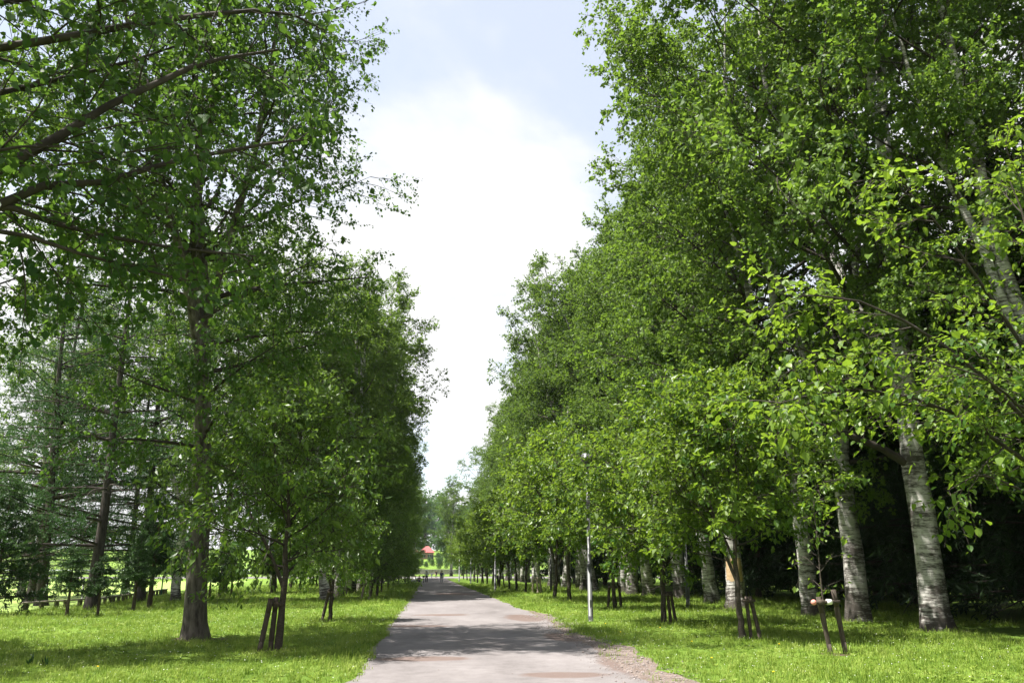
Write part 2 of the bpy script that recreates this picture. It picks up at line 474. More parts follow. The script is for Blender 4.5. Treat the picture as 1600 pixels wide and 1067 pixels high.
def side_dirs(rng, T, ang, flat=0.0):
    """directions at angle ang from tangents T at random azimuth; flat>0 keeps them nearer the horizontal plane"""
    r = rng.normal(0, 1, T.shape)
    r[:, 2] *= (1 - flat)
    pr = norm(r - (r * T).sum(-1, keepdims=True) * T)
    return norm(T * np.cos(ang)[:, None] + pr * np.sin(ang)[:, None])

def kids(rng, P, per, t0, t1, ang, flat=0.0):
    """per: children count for each parent. returns parent index, t, start, direction"""
    i = np.repeat(np.arange(len(P)), per)
    off = np.concatenate([np.arange(k) for k in per]) if len(per) else np.zeros(0)
    t = t0 + (t1 - t0) * np.clip((off + rng.uniform(0, 1, len(i))) / np.maximum(np.repeat(per, per), 1), 0, 1)
    s, T = sample(P, i, t)
    a = rng.normal(ang[0], ang[1], len(i))
    return i, t, s, side_dirs(rng, T, a, flat)

def leaf_verts(rng, pos, axis, nrm, length, width, shape):
    """kite (4 verts) or ovate (6 verts) leaves folded along the midrib"""
    axis = norm(axis)
    side = norm(np.cross(axis, nrm))
    up = np.cross(side, axis)
    L = length[:, None]; W = width[:, None]
    fold = rng.uniform(0.1, 0.45, len(pos))[:, None]
    curl = rng.uniform(-0.05, 0.28, len(pos))[:, None]
    if shape == 'kite':
        v = np.stack([pos,
                      pos + axis * L * .45 + side * W * .5 + up * W * fold * .5,
                      pos + axis * L - up * L * curl,
                      pos + axis * L * .45 - side * W * .5 + up * W * fold * .5], axis=1)
        n = 4
        q = np.array([[0, 1, 2], [0, 2, 3]])
    else:
        v = np.stack([pos,
                      pos + axis * L * .22 + side * W * .46 + up * W * fold * .4,
                      pos + axis * L * .62 + side * W * .40 + up * (W * fold * .36 - L * curl * .4),
                      pos + axis * L - up * L * curl,
                      pos + axis * L * .62 - side * W * .40 + up * (W * fold * .36 - L * curl * .4),
                      pos + axis * L * .22 - side * W * .46 + up * W * fold * .4], axis=1)
        n = 6
        q = np.array([[0, 1, 2, 3], [0, 3, 4, 5]])
    F = (np.arange(len(pos)) * n)[:, None, None] + q[None]
    return v.reshape(-1, 3), F.reshape(-1, q.shape[1]), len(q)

def leaves_on(rng, P, per_len, L, size, aspect, droop, updir, shape, clump_tint, t0=0.1, spread=0.05):
    """leaves along polylines P with lengths L"""
    n = np.maximum(rng.poisson(per_len * L), 1)
    i = np.repeat(np.arange(len(P)), n)
    t = rng.uniform(t0, 1.0, len(i))
    p, T = sample(P, i, t)
    p = p + rng.normal(0, spread, p.shape)
    r = rng.normal(0, 1, p.shape)
    ax = norm(T * 0.5 + norm(r) * 0.9 + np.array([0, 0, -droop]))
    nr = norm(rng.normal(0, 1, p.shape) * (1 - updir) + np.array([0, 0, 1.0]) * updir * 1.3 + 1e-4)
    ln = size * rng.lognormal(0, 0.30, len(i))
    V, F, m = leaf_verts(rng, p, ax, nr, ln, ln * aspect * rng.uniform(0.8, 1.2, len(i)), shape)
    tint = np.clip(clump_tint[i] + rng.normal(0, 0.21, len(i)), 0, 1)
    return V, F, np.repeat(tint, m)

def merge(parts):
    """(verts, faces[, material slot]) pieces into one vertex array and face groups"""
    Vs, Fs, o = [], {}, 0
    for q in parts:
        V, F = q[0], q[1]
        Vs.append(V)
        Fs.setdefault((F.shape[1], q[2] if len(q) > 2 else 0), []).append(F + o)
        o += len(V)
    return np.concatenate(Vs), [(np.concatenate(f), key[1]) for key, f in Fs.items()]

def trunk_tube(rng, path, radii, sides=16, flare=0.5, lobes=5, rough=0.05):
    """one trunk polyline (K,3) with root flare near its base"""
    V, F = tubes(path[None], radii[None], sides)
    K = len(path)
    V = V.reshape(K, sides, 3)
    ph = rng.uniform(0, 6.28)
    ang = np.arange(sides) / sides * 2 * math.pi
    z = path[:, 2] - path[0, 2]
    f = flare * np.exp(-z / (radii[0] * 1.1))
    s = 1 + f[:, None] * (0.65 + 0.5 * np.cos(lobes * ang + ph)[None]) + rng.normal(0, rough, (K, sides))
    V = path[:, None] + (V - path[:, None]) * s[:, :, None]
    return V.reshape(-1, 3), F

PROTO = {}
def proto(name, parts):
    PROTO[name] = parts           # list of (part name, mesh)

def trunk_path(rng, H, K, sway, z0=0.0):
    z = z0 + (H - z0) * np.linspace(0, 1, K) ** 1.35
    a = np.cumsum(rng.normal(0, sway, (K, 2)), axis=0)
    a -= a[0]
    w = np.linspace(0, 1, K)[:, None]
    p = np.concatenate([a * (0.3 + 0.7 * w), z[:, None]], axis=1)
    return p

def broadleaf(name, seed, H, r0, base, reach, n1, n2, n3, leaf_per_m, size, aspect, leaf, bark, leaders=2, shape='kite', droop=0.45,
              updir=0.45, profile=None, ang0=1.15, ang1=0.55, l1bend=0.35, azbias=None, twig_sides=3, sway=0.10, extra=None, flare=0.45,
              twig=(0.45, 0.95), l2=(0.22, 0.42), flat=0.2, keep=None, trunk_sides=16, t2=0.18, lead=0.42):
    rng = np.random.default_rng(seed)
    wood = []
    tp = trunk_path(rng, H, 22, sway)
    tp[0, 2] = -0.12
    tr = r0 * (1 - 0.93 * np.linspace(0, 1, 22) ** 1.15)
    wood.append(trunk_tube(rng, tp, tr, trunk_sides, flare))
    stems = [(tp, tr, base / H)]
    for k in range(leaders):
        t = rng.uniform(0.24, 0.46)
        s, T = sample(tp[None], np.array([0]), np.array([t]))
        az = rng.uniform(0, 6.28)
        d = np.array([[math.cos(az) * lead, math.sin(az) * lead, 1.0]])
        Ls = (H - s[0, 2]) * rng.uniform(0.72, 0.92)
        sp = shoot(rng, s, d, np.array([Ls]), 14, np.array([0.5]), 0.05)
        rr = np.interp(t, np.linspace(0, 1, 22), tr) * 0.72 * (1 - 0.92 * np.linspace(0, 1, 14))
        V, F = tubes(sp, rr[None], 10)
        wood.append((V, F))
        stems.append((sp[0], rr, 0.12))
    P1s, R1s, L1s = [], [], []
    for j, (sp, rr, tb) in enumerate(stems):
        m = n1 if j == 0 else int(n1 * 0.5)
        t = tb + (1 - tb) * (np.arange(m) + rng.uniform(0, 1, m)) / m * 0.985
        s, T = sample(sp[None], np.zeros(m, int), t)
        hf = np.clip((s[:, 2] - base) / (H - base), 0, 1)
        az = np.arange(m) * 2.4 + rng.normal(0, 0.5, m) + j
        an = ang0 + (ang1 - ang0) * hf + rng.normal(0, 0.14, m)
        h = np.stack([np.cos(az), np.sin(az), np.zeros(m)], -1)
        d = h * np.sin(an)[:, None] + np.array([0, 0, 1.0]) * np.cos(an)[:, None]
        prof = profile(hf) if profile else (0.55 + 0.9 * hf ** 0.5 * (1 - hf) ** 0.8 * 1.3) * (1 - 0.62 * hf)
        L = reach * prof * rng.uniform(0.72, 1.18, m)
        if azbias is not None:
            L *= 1 + azbias[1] * np.cos(az - azbias[0])
        P1 = shoot(rng, s, d, L, 8, np.full(m, l1bend) - 0.6 * (1 - hf) * 0.5, 0.09)
        ra = np.clip(np.interp(t, np.linspace(0, 1, len(rr)), rr) * 0.5, 0.012, 0.012 + 0.016 * L)
        P1s.append(P1); L1s.append(L)
        R1s.append(ra[:, None] * (1 - 0.88 * np.linspace(0, 1, 8))[None])
    if extra is not None:
        for pts, rad in extra:
            q = np.array(pts, float)
            u = np.linspace(0, 1, len(q))
            w8 = np.linspace(0, 1, 8)
            P = np.stack([np.interp(w8, u, q[:, c]) for c in range(3)], -1)[None]
            P1s.append(P); R1s.append((rad * (1 - 0.8 * w8))[None])
            L1s.append(np.array([np.linalg.norm(np.diff(q, axis=0), axis=1).sum()]))
    P1, R1, L1 = np.concatenate(P1s), np.concatenate(R1s), np.concatenate(L1s)
    wood.append((*tubes(P1, R1, 6), 1))
    per = np.maximum((n2 * (0.45 + 0.55 * L1 / reach) * rng.uniform(0.7, 1.3, len(L1))).astype(int), 2)
    i, t, s, d = kids(rng, P1, per, t2, 1.0, (0.85, 0.2), flat)
    L2 = L1[i] * rng.uniform(l2[0], l2[1], len(i)) * (1.15 - 0.6 * t) + 0.25
    P2 = shoot(rng, s, d, L2, 6, np.full(len(i), -0.05), 0.10)
    R2 = (0.004 + 0.0065 * L2)[:, None] * (1 - 0.8 * np.linspace(0, 1, 6))[None]
    wood.append((*tubes(P2, R2, 4), 1))
    ct2 = np.clip(rng.normal(0.45, 0.15, len(P2)) + rng.normal(0, 0.16, len(P1))[i], 0, 1)
    per = np.maximum((n3 * (0.5 + 0.5 * L2 / L2.mean()) * rng.uniform(0.7, 1.3, len(L2))).astype(int), 1)
    i3, t3, s3, d3 = kids(rng, P2, per, 0.15, 1.0, (0.8, 0.25), flat)
    L3 = rng.uniform(twig[0], twig[1], len(i3))
    P3 = shoot(rng, s3, d3, L3, 4, np.full(len(i3), -droop * 1.1), 0.12)
    if keep is not None:
        k = keep(P3[:, 2])
        P3, L3, i3 = P3[k], L3[k], i3[k]
    R3 = np.full((len(P3), 2), 0.0055) * np.array([1.0, 0.5])
    wood.append((*tubes(P3[:, [0, 3]], R3, twig_sides), 1))
    LV, LF, LT = leaves_on(rng, P3, leaf_per_m, L3, size, aspect, droop, updir, shape, ct2[i3])
    V, G = merge(wood)
    tm = mesh_np(name + "_trunk", V, G, [bark, M['twig']], smooth=True)
    cm = mesh_np(name + "_crown", LV, [(LF, 0)], [leaf], tint=LT)
    proto(name, [("trunk", tm), ("crown", cm)])
    return P3, i3, ct2

def conifer(name, seed, H, r0, base, reach, whorls, per_whorl, leaf, bark, size, per_m, droop=-0.1, taper=1.0, dead=0.0, l2n=9, up=0.0, leafw=0.22,
            top_pow=1.0, n3=0, l2f=(0.25, 0.4)):
    rng = np.random.default_rng(seed)
    wood = []
    tp = trunk_path(rng, H, 14, 0.02 * H / 10)
    tp[0, 2] = -0.1
    tr = r0 * (1 - 0.95 * np.linspace(0, 1, 14))
    wood.append(trunk_tube(rng, tp, tr, 12, 0.35))
    z = []
    for w in range(whorls):
        hz = base + (H - base) * (w + rng.uniform(-0.2, 0.2)) / whorls
        for k in range(per_whorl):
            z.append((min(max(hz + rng.normal(0, 0.1), base * .9), H * .985), k))
    z = np.array([a for a, _ in z])
    m = len(z)
    tz = np.interp(z, tp[:, 2], np.linspace(0, 1, 14))
    s, T = sample(tp[None], np.zeros(m, int), tz)
    az = rng.uniform(0, 6.28, m)
    hf = (z - base) / (H - base)
    d = np.stack([np.cos(az), np.sin(az), 0.05 + up + 0.5 * hf + rng.normal(0, 0.08, m)], -1)
    L1 = reach * (1 - hf) ** top_pow * taper * rng.uniform(0.65, 1.15, m) + 0.12 * reach
    P1 = shoot(rng, s, d, L1, 7, np.full(m, droop), 0.05)
    R1 = (0.006 + 0.010 * L1)[:, None] * (1 - 0.85 * np.linspace(0, 1, 7))[None]
    wood.append((*tubes(P1, R1, 5), 1))
    per = np.maximum((l2n * L1 / reach).astype(int), 3)
    i, t, s2, d2 = kids(rng, P1, per, 0.12, 1.0, (0.95, 0.2), 0.75)
    L2 = L1[i] * rng.uniform(l2f[0], l2f[1], len(i)) * (1.2 - 0.75 * t) + 0.06 * reach
    P2 = shoot(rng, s2, d2, L2, 4, np.full(len(i), droop * 0.6), 0.08)
    wood.append((*tubes(P2[:, [0, 3]], np.full((len(P2), 2), 0.006) * np.array([1, .4]), 3), 1))
    alive = rng.uniform(0, 1, len(L1)) > dead * (1 - hf)
    PP, LL, TT = [P2[alive[i]]], [L2[alive[i]]], [np.clip(0.25 + 0.5 * t[alive[i]] + rng.normal(0, .1, alive[i].sum()), 0, 1)]
    if n3:
        a2 = alive[i]
        i3, t3, s3, d3 = kids(rng, P2[a2], np.full(a2.sum(), n3), 0.2, 1.0, (0.8, 0.2), 0.6)
        L3 = L2[a2][i3] * 0.4
        PP.append(shoot(rng, s3, d3, L3, 4, np.full(len(i3), droop), 0.08)); LL.append(L3); TT.append(TT[0][i3])
    PP.append(P1[alive][:, [1, 3, 5, 6]]); LL.append(L1[alive] * 0.6); TT.append(np.full(alive.sum(), 0.4))
    lead = np.array([[tp[-1] + np.array([0, 0, -0.06 * H]), tp[-1], tp[-1] + np.array([0, 0, .012 * H]), tp[-1] + np.array([0, 0, .02 * H])]])
    PP.append(lead); LL.append(np.array([0.08 * H])); TT.append(np.array([0.7]))
    LV, LF, LT = leaves_on(rng, np.concatenate(PP), per_m, np.concatenate(LL), size, leafw, 0.05 - droop * 0.3, 0.55, 'kite', np.concatenate(TT), 0.0, size * 0.12)
    V, G = merge(wood)
    proto(name, [("trunk", mesh_np(name + "_trunk", V, G, [bark, M['twig']], smooth=True)),
                 ("crown", mesh_np(name + "_crown", LV, [(LF, 0)], [leaf], tint=LT))])

def root(name, loc, label=None, cat=None, group=None, rot=(0, 0, 0), scale=1.0):
    o = bpy.data.objects.new(name, None)
    o.empty_display_size = 0.3
    C.objects.link(o)
    o.location = loc
    o.rotation_euler = rot
    o.scale = (scale,) * 3 if not isinstance(scale, tuple) else scale
    if label: o["label"] = label
    if cat: o["category"] = cat
    if group: o["group"] = group
    return o

def part(name, mesh, parent=None, loc=(0, 0, 0), rot=(0, 0, 0)):
    o = bpy.data.objects.new(name, mesh)
    C.objects.link(o)
    o.location = loc
    o.rotation_euler = rot
    if parent is not None: o.parent = parent
    return o

def tag(o, label=None, cat=None, group=None, kind=None):
    if label: o["label"] = label
    if cat: o["category"] = cat
    if group: o["group"] = group
    if kind: o["kind"] = kind
    return o

def plant(proto_name, name, x, y, label, cat, group=None, rz=None, s=1.0, tilt=(0, 0), z=0.0):
    """a tree built from a prototype: a root and one object for each part, mesh data shared"""
    rr = random.Random(int(x * 971 + y * 331))
    if rz is None: rz = rr.uniform(0, 6.28)
    e = (Matrix.Rotation(R(tilt[0]), 4, 'Y') @ Matrix.Rotation(R(tilt[1]), 4, 'X') @ Matrix.Rotation(rz, 4, 'Z')).to_euler()
    o = root(name, (x, y, z), label, cat, group, e, s)
    for pn, me in PROTO[proto_name]:
        part(pn, me, o)
    return o

def bm_mesh(name, fn, mats, smooth=False):
    bm = bmesh.new()
    fn(bm)
    me = bpy.data.meshes.new(name)
    bm.to_mesh(me)
    bm.free()
    for m in mats: me.materials.append(m)
    if smooth:
        me.polygons.foreach_set("use_smooth", [True] * len(me.polygons))
    return me

def add_box(bm, c, s, rot=None, bevel=0.0):
    mt = Matrix.Translation(c) @ (rot.to_4x4() if rot else Matrix.Identity(4)) @ Matrix.Diagonal((s[0], s[1], s[2], 1))
    g = bmesh.ops.create_cube(bm, size=1.0, matrix=mt)
    if bevel > 0:
        es = set()
        for v in g["verts"]:
            es.update(v.link_edges)
        bmesh.ops.bevel(bm, geom=list(es), offset=bevel, segments=1, affect='EDGES')

def add_lathe(bm, prof, seg=16, c=(0, 0, 0)):
    rings = []
    for r, z in prof:
        if r < 1e-5:
            rings.append([bm.verts.new((c[0], c[1], c[2] + z))])
        else:
            rings.append([bm.verts.new((c[0] + r * math.cos(2 * math.pi * k / seg), c[1] + r * math.sin(2 * math.pi * k / seg), c[2] + z)) for k in range(seg)])
    for a, b in zip(rings[:-1], rings[1:]):
        for k in range(seg):
            k2 = (k + 1) % seg
            if len(a) == 1 and len(b) == 1: continue
            if len(a) == 1: bm.faces.new((a[0], b[k], b[k2]))
            elif len(b) == 1: bm.faces.new((a[k], a[k2], b[0]))
            else: bm.faces.new((a[k], a[k2], b[k2], b[k]))

def add_rod(bm, a, b, r1, r2=None, seg=8, caps=True):
    a, b = Vector(a), Vector(b)
    r2 = r1 if r2 is None else r2
    q = (b - a).to_track_quat('Z', 'Y')
    r = []
    for p, rad in ((a, r1), (b, r2)):
        r.append([bm.verts.new(p + q @ Vector((rad * math.cos(2 * math.pi * k / seg), rad * math.sin(2 * math.pi * k / seg), 0))) for k in range(seg)])
    for k in range(seg):
        bm.faces.new((r[0][k], r[0][(k + 1) % seg], r[1][(k + 1) % seg], r[1][k]))
    if caps:
        bm.faces.new(list(reversed(r[0])))
        bm.faces.new(r[1])

# ------------------------------------------------------------------ the setting: ground, path, field, hillside
def sheet(name, xs, ys, z, mat):
    V = np.array([[x, y, z] for y in ys for x in xs], float)
    nx = len(xs)
    F = np.array([[j * nx + i, j * nx + i + 1, (j + 1) * nx + i + 1, (j + 1) * nx + i] for j in range(len(ys) - 1) for i in range(nx - 1)])
    return part(name, mesh_np(name, V, [(F, 0)], [mat]))

tag(sheet("ground", [-2500, -200, 0, 200, 2500], [-300, -20, 60, 400, 3500], 0.0, M['ground']), kind="structure")

rp_ = random.Random(5)
def wobble(y, k, a):
    return a * (math.sin(y * 0.9 + k) * 0.5 + math.sin(y * 2.3 + 2 * k) * 0.3 + math.sin(y * 5.1 + 3 * k) * 0.2)
ys = [-12 + 0.25 * k for k in range(300)] + [63 + 1.5 * k for k in range(75)]
pv, pf = [], []
def left_edge(y): return -1.16 + wobble(y, 0.3, 0.13)
def right_edge(y):
    base = float(np.interp(y, [-12, 12, 15, 18, 20.5, 25, 30, 42, 64, 102, 176], [3.05, 3.1, 3.25, 3.5, 3.5, 3.65, 3.9, 3.85, 3.7, 3.3, 3.1]))
    return base + wobble(y, 1.7, 0.14)
for y in ys:
    a, b = left_edge(y), right_edge(y)
    for k in range(5):
        pv.append((a + (b - a) * k / 4, y, 0.006))
n5 = len(ys)
pf = [[j * 5 + i, j * 5 + i + 1, (j + 1) * 5 + i + 1, (j + 1) * 5 + i] for j in range(n5 - 1) for i in range(4)]
tag(part("path", mesh_np("path", np.array(pv), [(np.array(pf), 0)], [M['path']])), kind="structure")
# worn earth beside the path on the right
vv = []
vys = [10 + 0.25 * k for k in range(110)]
def verge_out(y):
    w = float(np.interp(y, [10, 13, 16, 18.5, 20, 24, 28, 31, 34, 37.5], [0.7, 0.75, 0.75, 0.75, 0.5, 0.25, 0.35, 0.55, 0.4, 0.0]))
    return right_edge(y) + max(0.02, w + wobble(y, 4.4, 0.22))
for y in vys:
    vv += [(right_edge(y) - 0.35, y, 0.0035), (verge_out(y), y, 0.0035)]
tag(part("path_verge", mesh_np("path_verge", np.array(vv), [(np.array([[2 * k, 2 * k + 1, 2 * k + 3, 2 * k + 2] for k in range(len(vys) - 1)]), 0)], [M['verge']])), kind="structure")
cx = [-90 + 4 * k for k in range(46)]
tag(part("cross_path", mesh_np("cross_path", np.array([(x, 172 + wobble(x, 1, 0.6), 0.010) for x in cx] + [(x, 214 + wobble(x, 2, 0.8), 0.010) for x in cx]),
    [(np.array([[k, k + 1, k + 47, k + 46] for k in range(45)]), 0)], [M['path']])), kind="structure")
fx = [(-15.2, 30), (-16.2, 38), (-15.9, 43), (-18.4, 61), (-22, 90), (-26, 130)]
tag(part("sports_field", mesh_np("sports_field", np.array([(x - 0.25, y, 0.004) for x, y in fx] + [(-170, y, 0.004) for x, y in fx]),
    [(np.array([[k + 1, k, k + 6, k + 7] for k in range(5)]), 0)], [M['field']])), kind="structure")
hx = np.linspace(-260, 260, 53)
hy = np.array([331.0, 345, 365, 390, 420, 470, 540, 650])
hz = np.array([1.7, 2.4, 3.6, 5.2, 6.6, 9.0, 13.0, 16.0])
rng0 = np.random.default_rng(3)
HV = np.array([[x, y, z + (rng0.normal(0, 0.25) if j else 0)] for j, (y, z) in enumerate(zip(hy, hz)) for x in hx])
HF = np.array([[j * 53 + i, j * 53 + i + 1, (j + 1) * 53 + i + 1, (j + 1) * 53 + i] for j in range(7) for i in range(52)])
tag(part("hillside", mesh_np("hillside", HV, [(HF, 0)], [M['ground']], smooth=True)), kind="structure")

def f_wall(bm):
    r = random.Random(2)
    x = -60.0
    while x < 60:
        w = r.uniform(1.4, 2.6)
        add_box(bm, (x + w / 2, 0, 0.82), (w - 0.03, 0.5 + r.uniform(0, 0.08), 1.66), None, 0.05)
        x += w
sw = root("stone_wall", (0, 330.4, 0), "long low grey stone retaining wall across the far end of the path", "wall")
part("masonry", bm_mesh("wall_masonry", f_wall, [M['stone']]), sw)
def f_cope(bm):
    for k in range(40): add_box(bm, (-58.5 + 3 * k, 0, 1.73), (2.97, 0.7, 0.14), None, 0.02)
part("coping", bm_mesh("wall_coping", f_cope, [M['stone']]), sw)

# ------------------------------------------------------------------ tree prototypes
birch_prof = lambda h: (0.62 + 1.0 * h ** 0.6) * (1 - h) ** 0.62 + 0.12
BL, BK = M['birch_leaf'], M['bark_birch']
for k, (H, reach) in enumerate([(27.0, 7.5), (24.0, 7.0), (27.0, 4.6), (25.5, 4.4), (26.0, 4.9)]):
    broadleaf("birch%d" % k, 11 + k, H, 0.34 if k < 2 else 0.39, 6.4, reach, 34 if k < 2 else 36, 12 if k < 2 else 10, 8.0, 22, 0.122, 0.80, BL, BK, leaders=2, profile=birch_prof, ang0=1.25, ang1=0.55, l1bend=0.22, t2=0.34, lead=0.42 if k < 2 else 0.17)
# the big birch in the left row beside the staked tree, seen from below, and its neighbour just outside the frame
broadleaf("birch_left", 31, 22.0, 0.28, 6.0, 4.5, 36, 11, 7.0, 22, 0.088, 0.82, M['near_leaf'], M['bark_birch_old'], leaders=3, profile=birch_prof, ang0=1.3, ang1=0.5,
          l1bend=0.15, droop=0.7, azbias=(1.2, 0.22))
T0 = np.array([-6.7, 8.4, 0.0])
def loc(pts): return [tuple(np.array(p) - T0) for p in pts]
boughs = [(loc([(-6.6, 8.4, 4.4), (-5.6, 8.5, 5.1), (-4.81, 8.8, 5.83), (-4.36, 9.0, 6.36), (-3.98, 9.3, 6.97), (-3.2, 9.7, 7.81), (-2.94, 10.0, 8.15), (-2.3, 10.4, 8.6)]), 0.085),
          (loc([(-6.6, 8.4, 4.6), (-5.6, 8.6, 5.1), (-4.74, 8.8, 5.42), (-4.41, 9.0, 5.76), (-3.88, 9.2, 5.92), (-3.26, 9.8, 6.55), (-2.34, 10.5, 7.2), (-1.9, 10.8, 7.45)]), 0.07),
          (loc([(-5.6, 8.6, 5.1), (-4.75, 8.8, 5.43), (-4.09, 9.2, 5.3), (-3.21, 9.8, 5.37), (-2.4, 10.6, 5.6)]), 0.045),
          (loc([(-6.6, 8.4, 4.3), (-5.5, 8.5, 5.0), (-4.6, 8.6, 5.08), (-3.75, 9.0, 4.9), (-2.88, 9.6, 4.88)]), 0.045),
          (loc([(-6.6, 8.5, 6.8), (-5.2, 8.7, 7.2), (-3.76, 9.0, 7.88), (-3.0, 9.8, 8.7), (-2.3, 10.3, 9.2), (-1.7, 10.6, 9.1)]), 0.06),
          (loc([(-6.6, 8.5, 6.0), (-5.2, 9.2, 7.0), (-4.2, 9.9, 7.9), (-3.3, 10.7, 9.0)]), 0.05),
          (loc([(-6.6, 8.5, 7.2), (-5.4, 9.4, 8.4), (-4.4, 10.1, 9.3), (-3.2, 10.9, 10.2)]), 0.05)]
broadleaf("birch_overhang", 47, 15.0, 0.34, 6.5, 3.4, 20, 10, 6.0, 19, 0.082, 0.86, M['near_leaf'], M['bark_birch_old'], leaders=1, profile=birch_prof, ang0=1.2, ang1=0.5,
          l1bend=0.2, droop=0.6, extra=boughs, shape='ovate', l2=(0.20, 0.34), twig=(0.35, 0.7))
lime_prof = lambda h: (0.75 + 0.6 * h ** 0.5) * (1 - 0.85 * h)
for k, (H, reach) in enumerate([(5.6, 3.2), (6.0, 3.4), (5.6, 3.0)]):
    broadleaf("lime%d" % k, 61 + k, H, 0.085, 2.7, reach, 24, 9, 6, 20, 0.125, 0.60, M['lime_leaf'], M['bark_young'], leaders=2, profile=lime_prof, ang0=1.12, ang1=0.45,
              l1bend=0.42, droop=0.36, updir=0.6, flare=0.25, twig=(0.3, 0.6), flat=0.55, sway=0.035, l2=(0.25, 0.42), trunk_sides=10)
for k, (H, reach) in enumerate([(4.9, 2.9), (5.2, 2.4)]):
    broadleaf("cherry%d" % k, 71 + k, H, 0.088, 2.05, reach, 24, 9, 6, 24, 0.105, 0.48, M['cherry_leaf'], M['bark_young'], leaders=1, profile=lime_prof, ang0=1.15, ang1=0.3,
              l1bend=0.22, droop=0.60, updir=0.5, flare=0.25, twig=(0.3, 0.6), flat=0.4, sway=0.03, l2=(0.25, 0.42), trunk_sides=10)
L0 = np.array([8.2, 10.2, 0.0])
def loc2(pts): return [tuple(np.array(p) - L0) for p in pts]
lime_boughs = [(loc2([(8.2, 10.2, 3.0), (7.3, 10.0, 3.9), (6.3, 9.8, 4.6), (5.2, 9.6, 4.95), (4.3, 9.5, 4.9)]), 0.034),
               (loc2([(8.2, 10.2, 2.6), (7.2, 10.0, 3.2), (6.2, 9.7, 3.65), (5.0, 9.5, 3.75), (4.0, 9.5, 3.5)]), 0.032),
               (loc2([(8.2, 10.2, 2.7), (7.5, 9.6, 3.3), (6.7, 9.2, 3.8), (5.6, 9.0, 4.05)]), 0.028),
               (loc2([(8.2, 10.2, 2.2), (7.4, 10.0, 2.6), (6.7, 9.7, 2.75), (6.1, 9.5, 2.5)]), 0.024),
               (loc2([(8.2, 10.2, 4.0), (7.4, 10.0, 5.2), (6.7, 9.8, 6.1), (6.0, 9.6, 6.6)]), 0.03)]
P3n, i3n, ct2n = broadleaf("lime_near", 83, 7.0, 0.11, 3.4, 3.0, 7, 10, 6, 21, 0.080, 0.70, M['lime_leaf'], M['bark_young'], leaders=2, profile=lime_prof, ang0=1.2, ang1=0.35,
                           l1bend=0.2, droop=0.4, updir=0.78, flare=0.25, twig=(0.3, 0.65), flat=0.82, sway=0.04, shape='ovate', l2=(0.14, 0.24), extra=lime_boughs)
broadleaf("whip", 91, 3.1, 0.030, 1.3, 0.55, 9, 3, 2, 14, 0.095, 0.6, M['lime_leaf'], M['bark_young'], leaders=0, profile=lime_prof, ang0=0.9, ang1=0.3,
          droop=0.5, updir=0.5, flare=0.2, twig=(0.15, 0.3), sway=0.012, trunk_sides=8)
for k, (H, reach) in enumerate([(20.0, 5.2), (22.0, 5.8)]):
    conifer("larch%d" % k, 101 + k, H, 0.27, 2.6, reach, 15, 5, M['larch_leaf'], M['bark_larch'], 0.12, 26, droop=-0.16, dead=0.4, l2n=10, leafw=0.30, top_pow=0.7, n3=2)
for k, (H, reach, b) in enumerate([(2.7, 0.80, 1.05), (3.5, 0.86, 1.05), (5.0, 1.9, 0.55)]):
    conifer("fir%d" % k, 111 + k, H, 0.045 + 0.012 * H, b, reach, int(3 + H * 1.5), 9, M['fir_leaf'], M['bark_brown'], 0.050 + 0.010 * H, 85 - 7 * H, droop=-0.06, l2n=11, up=0.02, leafw=0.30,
            top_pow=1.0, n3=2, l2f=(0.22, 0.34))
for k, (H, reach) in enumerate([(17.0, 3.6), (20.0, 4.0)]):
    conifer("spruce%d" % k, 121 + k, H, 0.20, 1.3, reach, 28, 6, M['dark_leaf'], M['bark_brown'], 0.26, 14, droop=-0.2, dead=0.3, l2n=12, leafw=0.34, top_pow=0.75, n3=2)
for k, (H, reach) in enumerate([(14.0, 5.0), (11.0, 4.6)]):
    broadleaf("far%d" % k, 131 + k, H, 0.28, 1.6, reach, 30, 7, 4, 9, 0.30, 0.8, M['far_leaf'], M['bark_brown'], leaders=2, profile=birch_prof, ang0=1.3, ang1=0.5, twig=(0.6, 1.1))

# ------------------------------------------------------------------ left row of birches
LEFT_G, RIGHT_G = "birches in the left row", "birches in the right row"
plant("birch_left", "birch_tree", -5.6, 21.8, "tall birch with thick dark furrowed trunk, nearest standing on the left lawn", "birch tree", LEFT_G, rz=0.0, tilt=(-6, 0))
plant("birch_overhang", "birch_tree", T0[0], T0[1], "dark leafy boughs reaching in across the upper left corner from a birch outside the frame", "birch tree", LEFT_G, rz=0.0)
plant("birch1", "birch_tree", -12.6, 17.0, "leafy birch boughs at the extreme left edge, behind the dark overhanging boughs", "birch tree", LEFT_G, s=0.62)
left_row = [(-5.5, 47.8, "leaning white birch trunk right behind the forked-stake sapling on the left lawn", 0, (-9, 0), 0.92),
            (-5.5, 53.2, "thick grey birch, second of the dense left row from its leaning first trunk", 1, (1, 2), 0.95),
            (-5.4, 57.6, "dark birch, third of the dense left row from its leaning first trunk", 2, (2, 0), 0.90),
            (-5.7, 63.6, "pale birch, fourth of the dense left row from its leaning first trunk", 3, (4, 1), 0.95),
            (-5.6, 69.5, "birch, fifth of the dense left row, behind the leaning sapling", 0, (1, 0), 0.95)]
for x, y, lb, k, tl, s in left_row:
    plant("birch%d" % (2 + k % 3), "birch_tree", x, y, lb, "birch tree", LEFT_G, tilt=tl, s=s * (0.86 + 0.06 * math.sin(y * 2.3)))
rr = random.Random(8)
y = 75.0
j = 0
